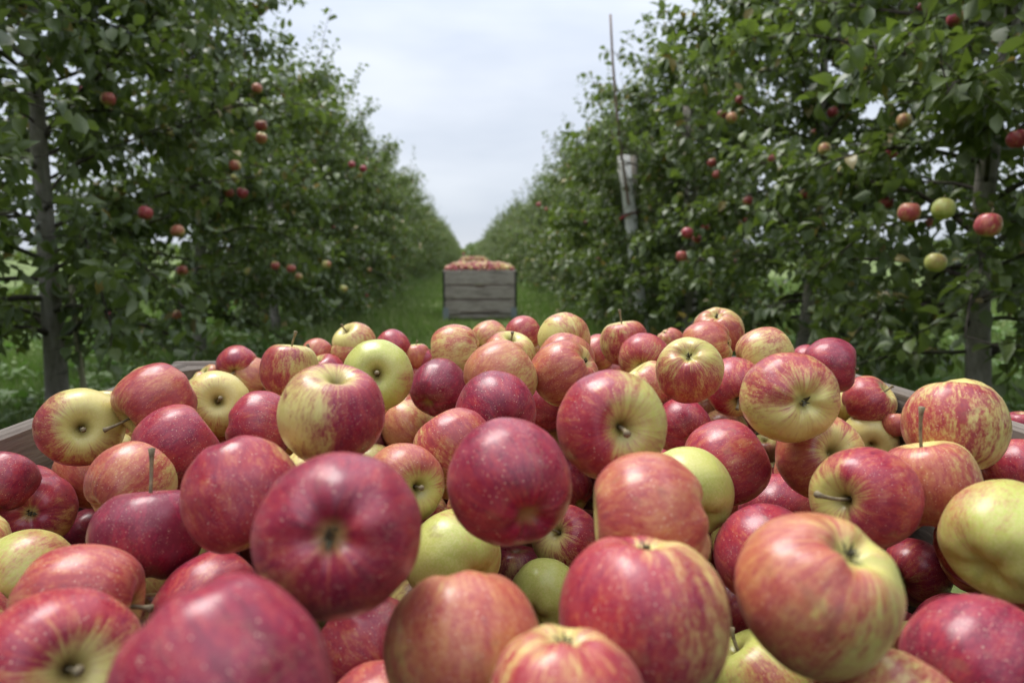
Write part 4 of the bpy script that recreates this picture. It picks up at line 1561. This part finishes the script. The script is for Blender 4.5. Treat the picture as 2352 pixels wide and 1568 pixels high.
# the rest of both rows: copies of four trees
VARIANTS = []
for k in range(4):
    trunk, limbs, twigs, (P, D, N, S, Ti) = grow(700 + k, 1, n_limb=48, leaf=0.110, dens=0.85)
    VARIANTS.append((trunk, limbs, twigs, leaf_arrays(P, D, N, S, Ti, COARSE)))
protos = []


def first_variant(k, loc):
    trunk, limbs, twigs, (v, q, a) = VARIANTS[k]
    root = empty('apple_tree', loc)
    skeleton(root, trunk, limbs, twigs, False)
    tag(obj('crown', np_mesh('crown', v, q, M_LEAF, attrs={'tint': a}), root), kind='stuff')
    return root


proto = {}
rt = np.random.default_rng(9)
for sidename, X, Ys, start in (('left', LX, LEFT_Y, NEAR_L), ('right', RX, RIGHT_Y, NEAR_R)):
    for k in list(range(start, len(Ys))) + [-1, -2, -3, -4, -5]:
        loc = (X + rt.normal(0, .06), (Ys[k] if k >= 0 else Ys[0] + 2.1 * k) + rt.normal(0, .1), -0.03)
        vk = (k * 3 + (1 if sidename == 'left' else 0)) % 4
        if vk in proto:
            t = copy_tree(proto[vk])
        else:
            t = proto[vk] = first_variant(vk, loc)
        t.location = loc
        t.rotation_euler = (0, 0, rt.uniform(0, 6.28))
        sc = rt.uniform(0.92, 1.08)
        t.scale = (sc, sc, sc * rt.uniform(0.84, 1.10) * (0.84 if sidename == 'right' else 0.88))
        if k >= 0:
            tag(t, 'apple tree far down the %s row, merging with its neighbours into a green wall' % sidename, 'tree', 'far apple trees of the %s row' % sidename)
        else:
            tag(t, 'apple tree of the %s row standing behind the viewer, out of the picture' % sidename, 'tree', 'apple trees of the %s row behind the viewer' % sidename)

# ------------------------------------------------------------------ posts, stakes, cane, wire
def pole(name, p0, p1, r0, r1, mat, sides=10, n=5, bow=0.0):
    """mesh with its base at the object's origin, standing along Z before the object is tilted"""
    p0, p1 = Vector(p0), Vector(p1)
    L = (p1 - p0).length
    z = np.linspace(0, L, n)
    pts = np.stack([bow * np.sin(z / L * math.pi), np.zeros(n), z], -1)
    v, q = tubes([(pts, np.linspace(r0, r1, n))], sides)
    o = obj(name, np_mesh(name, v, q, mat))
    o.rotation_euler = (p1 - p0).to_track_quat('Z', 'Y').to_euler()
    o.location = p0
    return o


def ground_under(p, z=-0.1):
    return (p[0], p[1], z)


top = at(1432, 360, POST['s'])
pb = at(1450, 520, POST['s'])
d = unit(pb - top)
base = top + d * ((top[2] + 0.2) / -d[2])
post = pole('support_post', base, top, 0.062, 0.078, M_POST, 12)
tag(post, 'thick pale post standing upright in the right row, tied with red ribbon', 'post')
L = float(np.linalg.norm(base - top))
zr = L - float(np.linalg.norm(at(1440, 496, POST['s']) - top))
ang = np.linspace(0, 2 * math.pi, 25)
pts = np.stack([0.0750 * np.cos(ang), 0.0750 * np.sin(ang), zr + 0.018 * np.sin(ang)], -1)
v, q = tubes([(pts, np.full(25, 0.011))], 5)
obj('ribbon', np_mesh('ribbon', v, q, M_RIBBON), post)
pts = np.array([[0.07, -0.03, zr], [0.12, -0.06, zr - 0.03], [0.17, -0.05, zr - 0.07]])
v, q = tubes([(pts, [0.011, 0.010, 0.006])], 5)
obj('ribbon_end', np_mesh('ribbon_end', v, q, M_RIBBON), post)

top = at(1455, 360, POST['s'] + 0.08)
post2 = pole('wooden_post', (top[0] + 0.02, top[1], -0.1), top, 0.048, 0.044, M_POST2, 8)
tag(post2, 'weathered wooden post close behind the thick pale post', 'post')
a, b = at(1402, 34, 7.7), at(1444, 470, 7.7)
cane = pole('cane', b, a, 0.017, 0.0125, M_CANE, 7, 9, 0.05)
tag(cane, 'tall thin brown cane leaning in front of the pale post and rising into the sky', 'cane')
top = at(1578, 238, 8.3)
tag(pole('wooden_post', (top[0], top[1], -0.1), top, 0.062, 0.056, M_POST2, 10), 'grey post top rising between two crowns of the right row', 'post')
a, b = at(165, 655, 4.05), at(203, 905, 4.05)
d = unit(b - a)
b = a + d * ((a[2] + 0.1) / -d[2])
tag(pole('tree_stake', b, a, 0.019, 0.016, M_STAKE, 8, 6, 0.02), 'thin green grey stake leaning beside the pale trunk on the left', 'stake')
a, b = at(12, 270, 3.6), at(20, 330, 3.6)
for px, yt, sz, lab in ((790, 650, 11.5, 'short pale stake under the leaves of the left row'), (738, 690, 9.6, 'thin pale stake beside a dark trunk in the left row'), (905, 668, 15.5, 'small pale stake far back in the left row')):
    t_ = at(px, yt, sz)
    tag(pole('tree_stake', (t_[0], t_[1], -0.1), t_, 0.016, 0.014, M_POST2, 6), lab, 'stake')
for X, nm in ((LX, 'left'), (RX, 'right')):
    for z in (1.9,):
        pts = np.array([[X + 0.05, y, z] for y in np.linspace(-1, 90, 40)])
        v, q = tubes([(pts, np.full(40, 0.0016))], 4)
        tag(obj('trellis_wire', np_mesh('trellis_wire', v, q, M_WIRE)), 'thin steel wire strung along the %s row of trees' % nm, 'wire')
